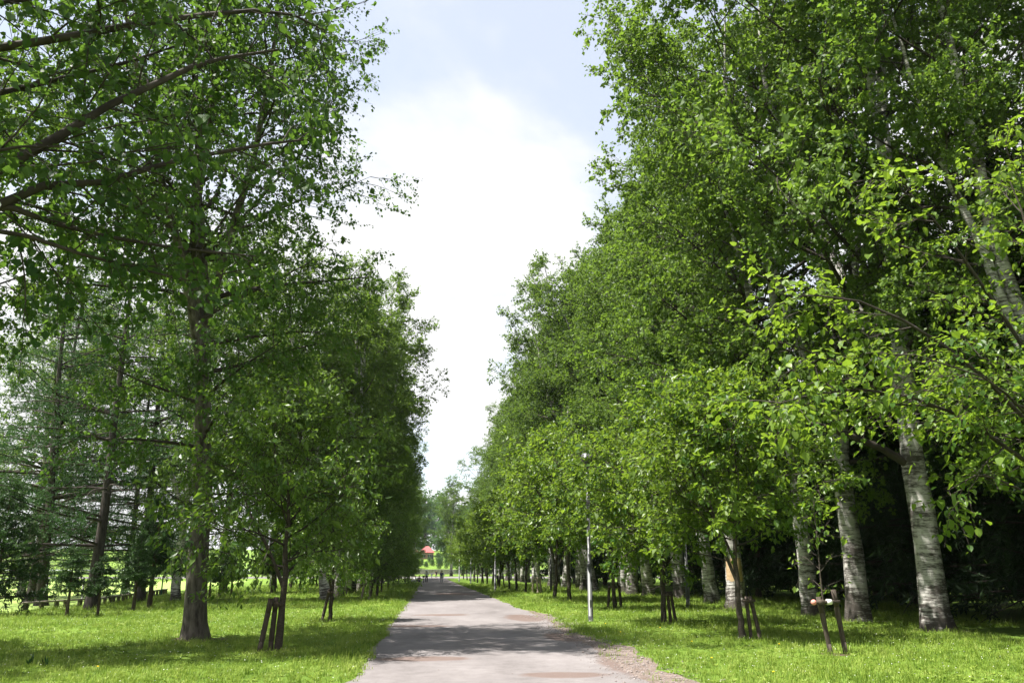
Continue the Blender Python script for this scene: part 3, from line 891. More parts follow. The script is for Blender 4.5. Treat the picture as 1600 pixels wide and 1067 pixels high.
while y < 168:
    plant("birch%d" % (2 + (j + j // 2) % 3), "birch_tree", -6.0 + rr.uniform(-0.5, 0.5), y, "birch far down the left row, its trunk merging with its neighbours", "birch tree", LEFT_G,
          tilt=(rr.uniform(-3, 1), rr.uniform(-2, 2)), s=rr.uniform(0.74, 0.92))
    y += rr.uniform(5.0, 6.8); j += 1

# ------------------------------------------------------------------ right row of birches
ords = ["", "", "", "fourth", "fifth", "sixth", "seventh", "eighth", "ninth", "tenth", "eleventh", "twelfth"]
right_row = [(13.85, 22.8, "thick white birch trunk at the far right, nearest of the right row in view", 2, (2.5, 0), 1.06),
             (13.9, 27.2, "white birch behind the pink-tipped stake, second in the right row from the frame edge", 0, (2.5, 0), 1.04),
             (13.8, 30.3, "greyish birch trunk just left of the pink-tipped stake, third in the right row", 3, (-3, 1), 1.0),
             (13.2, 36.6, "birch with a tan bare patch on its trunk, behind the two-stake foreground lime", 1, (-1, 0), 1.0),
             (14.05, 42.3, "broad white birch trunk right of the rear lamp post", 2, (-4, 0), 0.96),
             (14.45, 49.0, "birch trunk just left of the rear lamp post", 0, (0, 0), 1.0),
             (13.8, 53.9, "slim white birch trunk between the rear lamp post and the staked lime", 3, (-2, 0), 1.0),
             (13.6, 57.2, "white birch trunk, first of the close pair right of the front lamp post", 1, (1, 0), 1.0),
             (14.0, 61.6, "white birch trunk, left one of the close pair right of the front lamp post", 2, (-1, 0), 0.95),
             (12.4, 65.0, "leaning birch trunk immediately right of the front lamp post", 0, (-6, 0), 0.97),
             (12.6, 69.6, "white birch trunk immediately left of the front lamp post", 3, (0, 0), 1.0),
             (12.8, 74.2, "white birch, second trunk left of the front lamp post", 1, (1, 0), 1.0)]
for x, y, lb, k, tl, s in right_row:
    plant("birch%d" % (k % 2 if y < 34 else 2 + k % 3), "birch_tree", x, y, lb, "birch tree", RIGHT_G, tilt=tl, s=s * (0.98 + 0.07 * math.sin(y * 3.1)))
tanned = [o for o in bpy.data.objects if o.get("label", "").startswith("birch with a tan")][0]
def f_patch(bm):
    me = [c for c in tanned.children if c.name.startswith("trunk")][0].data
    rings = np.array([me.vertices[k].co[:] for k in range(22 * 16)]).reshape(22, 16, 3)
    rot = np.array(tanned.rotation_euler.to_matrix())
    face = ((rings[3] - rings[3].mean(0)) @ rot.T) @ np.array([-0.34, -0.94, 0.0])
    q0 = int(np.argmax(face))
    rows = []
    for zz in np.linspace(1.15, 2.1, 7):
        zr = rings[:, :, 2].mean(1)
        k = int(np.searchsorted(zr, zz)) - 1
        f = (zz - zr[k]) / (zr[k + 1] - zr[k])
        ring = rings[k] * (1 - f) + rings[k + 1] * f
        c = ring.mean(0)
        rows.append([bm.verts.new(c + (ring[(q0 + d) % 16] - c) * 1.02 + np.array([0, 0, 0.05 * math.sin(2.1 * d)])) for d in (-3, -2, -1, 0, 1, 2, 3)])
    for a, b in zip(rows[:-1], rows[1:]):
        for k in range(6):
            bm.faces.new((a[k], a[k + 1], b[k + 1], b[k]))
M['tan'] = rough_mat("peeled_bark", (0.36, 0.24, 0.13), (0.50, 0.37, 0.23), 3.0, (1, 1, 4), 0.8, 0.2, 0.01)
tag(part("bare_patch", bm_mesh("bare_patch", f_patch, [M['tan']], True), tanned), "tan patch of peeled bark")
plant("birch2", "birch_tree", 15.2, 18.4, "white birch stem slanting through the upper right corner", "birch tree", RIGHT_G, tilt=(-3, 0), s=0.8, rz=2.2)
y = 79.5; j = 0
while y < 168:
    plant("birch%d" % (2 + (j * 2 + j // 3) % 3), "birch_tree", 12.7 + rr.uniform(-0.8, 0.8), y, "birch far down the right row, its trunk merging with its neighbours", "birch tree", RIGHT_G,
          tilt=(rr.uniform(-1.5, 2.5), rr.uniform(-2, 2)), s=rr.uniform(0.90, 1.06))
    y += rr.uniform(5.0, 6.6); j += 1

# ------------------------------------------------------------------ young staked trees
YG = "young trees planted along the path"
yl = "young tree"
plant("cherry0", "young_tree", -3.07, 18.56, "bushy young tree with drooping leaves beside two dark stakes, left foreground", yl, YG, rz=0.6)
plant("cherry1", "young_tree", -3.2, 28.8, "slim young tree on a forked dark stake, behind the left foreground tree", yl, YG, rz=2.0, s=0.86)
plant("cherry1", "young_tree", -3.35, 48.7, "sapling leaning strongly right from its pale stakes on the left lawn", yl, YG, rz=4.0, s=0.8, tilt=(17, 0))
plant("cherry0", "young_tree", -3.15, 53.0, "upright young tree just right of the leaning sapling on the left", yl, YG, rz=1.2, s=1.05)
for j, (x, y, s) in enumerate([(-3.5, 64, .85), (-3.5, 74, .8), (-3.6, 86, .8), (-3.5, 97, .75), (-3.0, 107.7, .75), (-2.6, 108.6, .6), (-3.6, 124, .8), (-3.6, 140, .8), (-3.6, 155, .8)]):
    plant("cherry%d" % (j % 2), "young_tree", x, y, "young tree in the shaded far line beside the left path edge", yl, YG, s=s)
plant("lime_near", "young_tree", 8.2, 10.2, "large-leaved lime boughs, sunlit, reaching in from the right edge", yl, YG, rz=0.0)
plant("whip", "young_tree", 7.84, 16.72, "thin bare-stemmed whip tied to the pink-tipped crossbar", yl, YG, rz=0.4, s=1.0)
plant("lime0", "young_tree", 7.5, 20.55, "spreading young lime tied to two stakes, right foreground", yl, YG, rz=0.4)
plant("lime1", "young_tree", 7.22, 26.5, "bright leafy young lime just right of the front lamp post", yl, YG, rz=3.3, s=1.08)
plant("lime2", "young_tree", 7.84, 36.5, "young lime between two stakes directly behind the front lamp post's right side", yl, YG, rz=3.4, s=1.15)
plant("lime0", "young_tree", 7.2, 44.2, "tall dark young tree with a leaning trunk left of the front lamp post", yl, YG, rz=4.4, s=1.38, tilt=(-5, 0))
plant("lime2", "young_tree", 7.1, 49.0, "full-crowned young tree, second left of the front lamp post", yl, YG, rz=5.4, s=1.4)
plant("lime1", "young_tree", 6.9, 62.2, "front one of two close young trees well left of the front lamp post", yl, YG, rz=0.9, s=1.2)
plant("lime0", "young_tree", 6.6, 65.9, "rear one of two close young trees well left of the front lamp post", yl, YG, rz=1.9, s=1.2)
for j, (x, y, s) in enumerate([(6.7, 73, 1.15), (6.4, 80, 1.2), (6.5, 87.5, 1.2), (6.3, 95, 1.15), (6.4, 104, 1.2), (6.2, 113, 1.15), (6.3, 122, 1.2), (6.1, 132, 1.15), (6.1, 143, 1.2), (6.0, 155, 1.15)]):
    plant("lime%d" % (j % 3), "young_tree", x, y, "young lime in the far sunlit line beside the right path edge", yl, YG, s=s)

# single large leaves of the near lime: each its own object
near = [o for o in bpy.data.objects if o.name.startswith("young_tree") and o.location.x > 8.1 and o.location.y < 10.5][0]
def leaf_mesh(nm, seed):
    r = np.random.default_rng(seed)
    ts = np.array([0.0, 0.10, 0.30, 0.55, 0.78, 0.92])
    wd = np.array([0.0, 0.30, 0.42, 0.37, 0.19, 0.06])
    V = [(0, 0, 0)]
    mid, lf, rt = [], [], []
    for t, w in zip(ts[1:], wd[1:]):
        zc = -0.22 * t * t
        mid.append(len(V)); V.append((0, t, zc - 0.01))
        lf.append(len(V)); V.append((-w, t + 0.02, zc + 0.10 * w + r.normal(0, 0.012)))
        rt.append(len(V)); V.append((w, t + 0.02, zc + 0.10 * w + r.normal(0, 0.012)))
    tip = len(V); V.append((0, 1.0, -0.26))
    F3, F4 = [], []
    F3 += [(0, mid[0], lf[0]), (0, rt[0], mid[0])]
    for a in range(4):
        F4 += [(lf[a], mid[a], mid[a + 1], lf[a + 1]), (mid[a], rt[a], rt[a + 1], mid[a + 1])]
    F3 += [(lf[4], mid[4], tip), (mid[4], rt[4], tip)]
    nf = len(F3) + len(F4)
    return mesh_np(nm, np.array(V), [(np.array(F3), 0), (np.array(F4), 0)], [M['lime_leaf']], tint=np.full(nf, 0.55 + 0.2 * seed), smooth=True)
LM = [leaf_mesh("lime_leaf_%d" % k, k) for k in range(3)]
rl = np.random.default_rng(5)
tips = P3n[:, -1]
score = tips[:, 0] * 1.0 + np.abs(tips[:, 2] - 4.2) * 0.25 + rl.normal(0, 0.35, len(tips))
pick = np.argsort(score)[:75]
nleaf = 0
for i in pick:
    for u in (0.25, 0.5, 0.75, 1.0):
        if nleaf >= 296: break
        p, T = sample(P3n, np.array([i]), np.array([u]))
        T = T[0]; p = p[0]
        sd = 1 if (nleaf % 2) else -1
        side = np.cross(T, [0, 0, 1.0]); side /= max(np.linalg.norm(side), 1e-4)
        ax = T * (0.9 if u == 1.0 else 0.45) + side * sd * (0.15 if u == 1.0 else 0.8) + np.array([0, 0, -0.35]) + rl.normal(0, 0.15, 3)
        ax /= np.linalg.norm(ax)
        nz = np.array([0, 0, 1.0]) + rl.normal(0, 0.28, 3)
        xx = np.cross(ax, nz); xx /= np.linalg.norm(xx)
        zz = np.cross(xx, ax)
        sc = rl.uniform(0.072, 0.112)
        mt = Matrix(((xx[0], ax[0], zz[0], p[0]), (xx[1], ax[1], zz[1], p[1]), (xx[2], ax[2], zz[2], p[2]), (0, 0, 0, 1))) @ Matrix.Diagonal((sc, sc, sc, 1))
        lo = bpy.data.objects.new("leaf", LM[nleaf % 3])
        C.objects.link(lo)
        lo.parent = near
        lo.matrix_local = mt
        nleaf += 1

# ------------------------------------------------------------------ stakes
def support(x, y, posts, bar, label, mat, tip=False, group="wooden supports of the young trees"):
    o = root("tree_support", (x, y, 0), label, "stake", group)
    for (ax, ay, bx, by, h, r) in posts:
        def f(bm):
            a, b = Vector((ax, ay, -0.1)), Vector((bx, by, h))
            pts = [a.lerp(b, k / 4) for k in range(5)]
            rd = random.Random(int(ax * 100 + x * 10))
            for k in range(4):
                add_rod(bm, pts[k], pts[k + 1], r * rd.uniform(0.95, 1.08), r * rd.uniform(0.93, 1.05), 9, k in (0, 3))
        part("post", bm_mesh("support_post", f, [mat], True), o)
    if bar:
        (a, b, r) = bar
        part("crossbar", bm_mesh("support_crossbar", lambda bm: add_rod(bm, a, b, r, r, 9), [mat], True), o)
        mid = Vector(a).lerp(Vector(b), 0.5)
        if tip:
            d = (Vector(b) - Vector(a)).normalized()
            def ftip(bm, c, rr):
                bmesh.ops.create_uvsphere(bm, u_segments=12, v_segments=8, radius=rr, matrix=Matrix.Translation(c))
            part("end_cap", bm_mesh("pink_end_cap", lambda bm: ftip(bm, Vector(a), 0.055), [M['pink']], True), o)
            part("end_cap", bm_mesh("white_end_cap", lambda bm: add_rod(bm, Vector(a).lerp(Vector(b), 0.50), Vector(a).lerp(Vector(b), 0.68), 0.056, 0.052, 12), [M['white_cap']], True), o)
        mid = Vector(a).lerp(Vector(b), 0.28 if tip else 0.5)
        part("rope_tie", bm_mesh("support_tie", lambda bm: add_rod(bm, mid + Vector((0, 0, -0.05)), mid + Vector((0, 0, 0.05)), 0.07, 0.065, 10), [M['tie']], True), o)
    return o
support(-3.07, 18.56, [(-0.36, -0.16, -0.20, -0.10, 1.03, 0.055), (-0.17, 0.02, -0.11, 0.0, 1.05, 0.055)], ((-0.24, -0.06, 0.92), (0.05, -0.08, 0.90), 0.04),
        "pair of dark posts leaning beside the left foreground tree", M['stake'])
support(-3.2, 28.8, [(-0.26, -0.05, -0.05, -0.02, 1.0, 0.05)], ((-0.12, -0.06, 0.88), (0.08, -0.07, 0.88), 0.035), "single dark slanted stake forking with the slim sapling on the left", M['stake'])
support(-3.6, 48.6, [(-0.15, -0.1, 0.02, 0.0, 1.05, 0.06), (0.28, 0.1, 0.32, 0.0, 0.95, 0.06)], ((-0.05, 0.0, 0.92), (0.38, 0.0, 0.9), 0.04), "two pale short stakes under the leaning sapling on the left", M['stake_pale'])
support(-3.42, 53.0, [(-0.1, 0, -0.05, 0, 1.05, 0.07)], None, "squat single post beside the upright young tree on the left", M['stake'])
support(7.9, 16.72, [(0.0, 0.0, -0.17, 0.0, 1.08, 0.048), (0.30, 0.0, 0.16, 0.0, 1.22, 0.05)], ((-0.30, -0.06, 0.98), (0.24, -0.06, 0.99), 0.035),
        "two bare stakes with a pink-tipped crossbar, right foreground lawn", M['stake'], tip=True)
support(7.62, 20.55, [(0.14, 0.05, 0.06, 0.02, 0.98, 0.045), (0.34, -0.05, 0.16, 0.0, 0.98, 0.05)], ((-0.08, -0.07, 0.88), (0.25, -0.07, 0.88), 0.035), "two stakes on the right of the spreading foreground lime", M['stake'])
support(7.26, 26.5, [(0.20, 0.0, 0.12, 0.0, 0.95, 0.05), (0.36, 0.0, 0.22, 0.0, 0.95, 0.05)], ((-0.02, -0.07, 0.86), (0.28, -0.07, 0.86), 0.035), "paired stakes hugging the leafy lime right of the lamp post", M['stake'])
support(7.84, 36.5, [(-0.28, 0.0, -0.2, 0.0, 1.0, 0.06), (0.30, 0.0, 0.22, 0.0, 1.0, 0.06)], ((-0.26, -0.09, 0.9), (0.28, -0.09, 0.9), 0.04), "two stakes either side of a lime behind the lamp post", M['stake'])
support(7.5, 60.4, [(-0.35, 0, -0.25, 0, 1.1, 0.07), (0.3, 0.1, 0.2, 0, 1.1, 0.07), (0.0, -0.3, 0.0, -0.1, 1.1, 0.06)], ((-0.32, -0.1, 1.0), (0.3, -0.1, 1.0), 0.05), "three-post stand holding no tree, far on the right lawn", M['stake_pale'])
for x, y in [(6.4, 80.0), (6.5, 87.5), (6.4, 104.0), (6.3, 122.0)]:
    support(x + 0.1, y - 0.3, [(-0.35, 0, -0.25, 0, 1.1, 0.06), (0.35, 0, 0.25, 0, 1.1, 0.06)], ((-0.3, -0.08, 1.0), (0.3, -0.08, 1.0), 0.04), "stakes around a young lime in the far right line", M['stake'])

# ------------------------------------------------------------------ larches, firs and trees on the far left
LG = "larches at the edge of the sports field"
for k, (x, y, lb, s, tl) in enumerate([(-14.1, 38.0, "straight dark larch trunk behind the small firs on the left", 1.0, (0, 0)),
                                       (-17.9, 42.3, "leaning larch at the left edge behind the big fir", 0.98, (-4, 0)),
                                       (-15.0, 46.8, "grey larch trunk behind the pair of small firs, left of the big birch", 1.0, (-1, 0)),
                                       (-20.5, 47.0, "slender larch at the far left edge, right of the leaning one", 0.9, (2, 0)),
                                       (-22.5, 52.0, "larch farthest left, half cut by the frame", 0.95, (1, 0)),
                                       (-19.5, 58.0, "larch further back along the low rail", 0.95, (0, 0)),
                                       (-22.0, 68.0, "larch standing well back beside the field", 0.95, (0, 0))]):
    plant("larch%d" % (k % 2), "larch_tree", x, y, lb, "larch tree", LG, s=s, tilt=tl)
FG = "small firs on the left lawn"
for p, x, y, lb, s in [("fir2", -15.6, 33.0, "big dark fir cut by the left edge of the frame", 1.0), ("fir0", -12.64, 32.0, "small round-topped fir nearest the big dark fir", 0.92),
                       ("fir0", -11.9, 32.8, "small fir with a crooked stem in front of the straight larch", 0.80), ("fir1", -11.95, 36.7, "sunlit small fir, left of the close pair by the rail", 0.95),
                       ("fir1", -12.1, 39.2, "tallest of the small firs, pyramid shaped, beside the big birch", 1.45), ("fir0", -12.9, 52.7, "small fir just right of the big birch trunk, first of three", 1.0),
                       ("fir1", -12.7, 54.2, "middle of three small firs right of the big birch trunk", 1.0), ("fir0", -12.4, 56.0, "last of three small firs right of the big birch trunk", 1.1)]:
    plant(p, "fir_tree", x, y, lb, "fir tree", FG, s=s)
for j, (x, y) in enumerate([(-10.8, 61), (-11.5, 66), (-10.5, 72), (-12.2, 78), (-11, 86), (-12.5, 95)]):
    plant("fir%d" % (j % 2), "fir_tree", x, y, "dark small fir in the shade behind the left birch row", "fir tree", FG, s=1.5)
BG = "broadleaf trees behind the left lawn"
for k, (x, y, lb, p, s) in enumerate([(-13.1, 46.6, "stout sunlit birch behind the big birch's left side", "birch1", 0.75), (-25.0, 56.0, "bright birch crown high at the left edge", "birch0", 0.72),
                                      (-14.5, 63.0, "sunlit birch between the firs and the left row", "birch0", 0.8), (-13.0, 74.0, "sunlit birch behind the three small firs", "birch2", 0.8),
                                      (-14.0, 90.0, "birch filling the shade behind the left row", "birch1", 0.85), (-12.5, 110.0, "birch well back behind the left row", "birch0", 0.9),
                                      (-13.0, 132.0, "birch farthest back behind the left row", "birch3", 0.9)]):
    plant(p, "birch_tree", x, y, lb, "birch tree", BG, s=s)

# ------------------------------------------------------------------ dark wood on the right
WG = "dark conifers of the wood on the right"
r2 = random.Random(21)
pts = []
for k in range(900):
    x, y = r2.uniform(17.5, 62), r2.uniform(14, 120)
    if all((x - a) ** 2 + (y - b) ** 2 > 10.5 + 0.25 * (y - 14) for a, b in pts) and x < 20 + 0.9 * y:
        pts.append((x, y))
for x, y in pts:
    plant("spruce%d" % r2.randrange(2), "spruce_tree", x, y, "dark conifer in the shaded wood behind the right birches", "spruce tree", WG, s=r2.uniform(0.75, 1.05), tilt=(r2.uniform(-2, 2), r2.uniform(-2, 2)))

# ------------------------------------------------------------------ far trees
DG = "trees beyond the end of the path"
r3 = random.Random(33)
for x, y, z, s in [(-20, 232, 0, 1.3), (-11, 244, 0, 1.1), (15, 230, 0, 1.3), (24, 242, 0, 1.5), (9.5, 256, 0, 1.0), (-32, 256, 0, 1.5), (38, 262, 0, 1.5), (-13, 300, 0, 1.6), (17, 296, 0, 1.7),
                   (-15, 372, 4.2, 1.6), (12, 366, 3.7, 1.3), (20, 396, 5.5, 1.8), (-24, 400, 5.7, 2.0), (10, 446, 7.6, 2.2), (-3, 462, 8.4, 2.3), (-15, 470, 8.8, 2.4), (22, 474, 9.0, 2.4),
                   (36, 440, 7.4, 2.2), (-38, 440, 7.4, 2.2), (4, 540, 12.6, 2.4), (-16, 556, 13, 2.4), (26, 560, 13, 2.4), (50, 520, 11.6, 2.4), (-52, 520, 11.6, 2.4)]:
    plant("far%d" % r3.randrange(2), "broadleaf_tree", x, y, "rounded green tree in the bank of trees beyond the stone wall", "tree", DG, s=s, z=z)
for x, y, s, lb in [(-4.4, 226, 0.98, "tall tree closing the left side of the avenue's far end"), (5.6, 229, 1.0, "tall tree closing the right side of the avenue's far end"),
                    (-11.5, 222, 0.9, "tall tree left of the far cross path, behind the seated people"), (13, 221, 0.95, "tall tree right of the far cross path, behind the last lamp")]:
    plant("birch%d" % (2 + int(y) % 3), "broadleaf_tree", x, y, lb, "tree", DG, s=s)
for x, y, z, s in [(-6.5, 335, 1.8, .62), (-5.5, 338, 2.0, .28), (-1.5, 342, 2.2, .22), (3.4, 336, 1.9, .34), (6.5, 340, 2.1, .36), (1.0, 352, 2.8, .25), (-8.5, 350, 2.6, .36), (4.6, 362, 3.4, .3), (-3.4, 366, 3.6, .2), (8.8, 356, 3.0, .4), (-0.4, 378, 4.4, .22), (-7.0, 384, 4.8, .33), (3.6, 396, 5.4, .33)]:
    plant("far1", "bush", x, y, "low green bush on the slope between the stone wall and the house", "bush", "bushes on the slope below the house", s=s, z=z)
FH = "hazy trees across the sports field"
for k in range(34):
    x = -150 + 4.1 * k + r3.uniform(-1.5, 1.5)
    y = 165 + r3.uniform(-14, 25) + 0.15 * (x + 150) * 0.4
    p = ["far0", "far1", "larch0", "spruce1", "larch1"][r3.randrange(5)]
    plant(p, "distant_tree", x, y, "pale hazy tree across the sports field, seen between the larches", "tree", FH, s=r3.uniform(0.36, 0.62))

# ------------------------------------------------------------------ lamp posts
def lamp(x, y, label, h=5.25, collar=1.75):
    o = root("street_lamp", (x, y, 0), label, "lamp post", "lamp posts along the right side of the path")
    part("base_post", bm_mesh("lamp_base_post", lambda bm: add_lathe(bm, [(0, -0.1), (0.11, -0.1), (0.11, 0.02), (0.083, 0.03), (0.083, collar), (0, collar)], 16), [M['pole_low']], True), o)
    part("collar", bm_mesh("lamp_collar", lambda bm: add_lathe(bm, [(0, collar - 0.02), (0.092, collar - 0.02), (0.098, collar), (0.098, collar + 0.025), (0.062, collar + 0.06), (0, collar + 0.06)], 16), [M['pole']], True), o)
    part("pole", bm_mesh("lamp_pole", lambda bm: add_lathe(bm, [(0, collar + 0.05), (0.060, collar + 0.05), (0.050, h - 0.25), (0, h - 0.25)], 14), [M['pole']], True), o)
    part("hatch", bm_mesh("lamp_hatch", lambda bm: add_box(bm, (0, -0.081, 0.55), (0.07, 0.012, 0.22), None, 0.003), [M['pole_low']]), o)
    part("foot_band", bm_mesh("lamp_foot_band", lambda bm: add_lathe(bm, [(0, 0.03), (0.088, 0.03), (0.088, 0.16), (0, 0.16)], 16), [M['pole_dark']], True), o)
    hd = part("lamp_head", bm_mesh("lamp_head", lambda bm: add_lathe(bm, [(0.0, h - 0.30), (0.055, h - 0.30), (0.075, h - 0.20), (0.15, h - 0.10), (0.235, h - 0.02), (0.245, h), (0.0, h)], 20), [M['pole']], True), o)
    part("lamp_shade", bm_mesh("lamp_dome", lambda bm: add_lathe(bm, [(0.0, h + 0.01), (0.225, h + 0.01), (0.22, h + 0.09), (0.14, h + 0.17), (0.04, h + 0.20), (0, h + 0.20)], 20), [M['lamp_glass']], True), hd)
lamp(5.22, 28.0, "grey lamp post standing in front, nearest the path on the right lawn")
lamp(11.14, 36.8, "grey lamp post further right, among the birch trunks behind the limes")
lamp(5.12, 68.0, "lamp post partway down the right lawn, its head hidden in leaves")
lamp(4.6, 97.7, "lamp post with visible pale head, far down beside the path")
lamp(4.2, 124.8, "farthest lamp post, small beside the path end")
lamp(9.5, 67.6, "lamp post with a dark foot among the far right trunks")

# ------------------------------------------------------------------ low wooden rail by the field, marker posts
railpts = [(-16.45, 37.0), (-16.1, 40.0), (-15.6, 42.8), (-16.0, 45.8), (-16.4, 48.8), (-16.8, 51.8), (-17.2, 54.8), (-17.7, 57.8), (-18.1, 60.8), (-18.6, 63.8)]
rail = root("low_rail", (-16.45, 37.0, 0), "low weathered wooden rail edging the bright sports field at left", "rail")
for k in range(len(railpts) - 1):
    a, b = Vector((*railpts[k], 0)), Vector((*railpts[k + 1], 0))
    d = b - a
    q = Matrix.Rotation(math.atan2(d.y, d.x), 3, 'Z')
    c = (a + b) / 2 - Vector((-16.45, 37.0, 0))
    L = d.length - 0.03
    part("plank", bm_mesh("rail_plank", lambda bm: add_box(bm, (0, 0, 0), (L, 0.14, 0.07), None, 0.006), [M['wood_rail']]), rail, (c.x, c.y, 0.30), q.to_euler())
    for t in (0.12, 0.5, 0.88):
        p = a.lerp(b, t) - Vector((-16.45, 37.0, 0))
        part("post", bm_mesh("rail_post", lambda bm: add_box(bm, (0, 0, 0.082), (0.22, 0.12, 0.36), None, 0.008), [M['wood_dark']]), rail, (p.x, p.y, 0.0), q.to_euler())
for x, y, h, mt, lb in [(-17.3, 58.2, 1.2, M['green_post'], "dark green post beside the low rail, right of the tall small fir"), (-16.6, 43.5, 1.1, M['white_cap'], "thin white post at the field edge beside the larch")]:
    tag(part("marker_post", bm_mesh("marker_post", lambda bm: add_lathe(bm, [(0, -0.1), (0.045, -0.1), (0.045, h), (0.03, h + 0.04), (0, h + 0.05)], 10), [mt], True), None, (x, y, 0)), lb, "post")

# ------------------------------------------------------------------ house with a red roof
ho = root("house", (-3.4, 420, 6.4), "small red-roofed house on the green slope beyond the wall", "house")
def gable(bm, cx_, w, dpt, z0, z1, over):
    a = [(cx_ - w / 2 - over, -dpt / 2 - over, z0), (cx_ + w / 2 + over, -dpt / 2 - over, z0), (cx_ + w / 2 + over, dpt / 2 + over, z0), (cx_ - w / 2 - over, dpt / 2 + over, z0),
         (cx_ - w * 0.12, 0, z1), (cx_ + w * 0.12, 0, z1)]
    v = [bm.verts.new(p) for p in a]
    for f in ((0, 1, 5, 4), (1, 2, 5), (2, 3, 4, 5), (3, 0, 4), (3, 2, 1, 0)):
        bm.faces.new([v[i] for i in f])
part("wall", bm_mesh("house_wall", lambda bm: add_box(bm, (1.6, 0, 1.5), (6.6, 6, 3.6)), [M['house_wall']]), ho)
part("roof", bm_mesh("house_roof", lambda bm: gable(bm, 1.6, 6.6, 6, 3.32, 6.4, 0.6), [M['roof_red']]), ho)
part("wall", bm_mesh("house_wing_wall", lambda bm: add_box(bm, (-4.2, 0.3, 1.3), (4.4, 5, 3.2)), [M['house_trim']]), ho)
part("roof", bm_mesh("house_wing_roof", lambda bm: gable(bm, -4.2, 4.4, 5, 2.92, 5.0, 0.4), [M['roof_red']]), ho)
for x in (0.2, 2.9):
    w = part("window", bm_mesh("house_window", lambda bm: add_box(bm, (0, 0, 0), (1.6, 0.08, 1.5)), [M['house_dark']]), ho, (x, -3.03, 1.7))
    part("frame", bm_mesh("house_frame", lambda bm: [add_box(bm, (0, -0.05, 0.8), (1.8, 0.06, 0.1)), add_box(bm, (0, -0.05, -0.8), (1.8, 0.06, 0.1)), add_box(bm, (0, -0.05, 0), (0.08, 0.05, 1.5))], [M['house_trim']]), w)
part("door", bm_mesh("house_door", lambda bm: add_box(bm, (0, 0, 0), (0.95, 0.08, 2.1)), [M['house_dark']]), ho, (4.3, -3.03, 1.1))

# ------------------------------------------------------------------ people
def skin_body(name, verts, edges, radii, mat, rootv=0, sub=1):
    me = bpy.data.meshes.new(name)
    me.from_pydata(verts, edges, [])
    ob = bpy.data.objects.new(name, me)
    C.objects.link(ob)
    md = ob.modifiers.new("skin", 'SKIN')
    sv = me.skin_vertices[0].data
    for k, r_ in enumerate(radii):
        sv[k].radius = (r_, r_)
        sv[k].use_root = (k == rootv)
    ss = ob.modifiers.new("sub", 'SUBSURF'); ss.levels = sub; ss.render_levels = sub
    dg = bpy.context.evaluated_depsgraph_get()
    m2 = bpy.data.meshes.new_from_object(ob.evaluated_get(dg))
    bpy.data.objects.remove(ob)
    m2.materials.clear(); m2.materials.append(mat)
    m2.polygons.foreach_set("use_smooth", [True] * len(m2.polygons))
    return m2

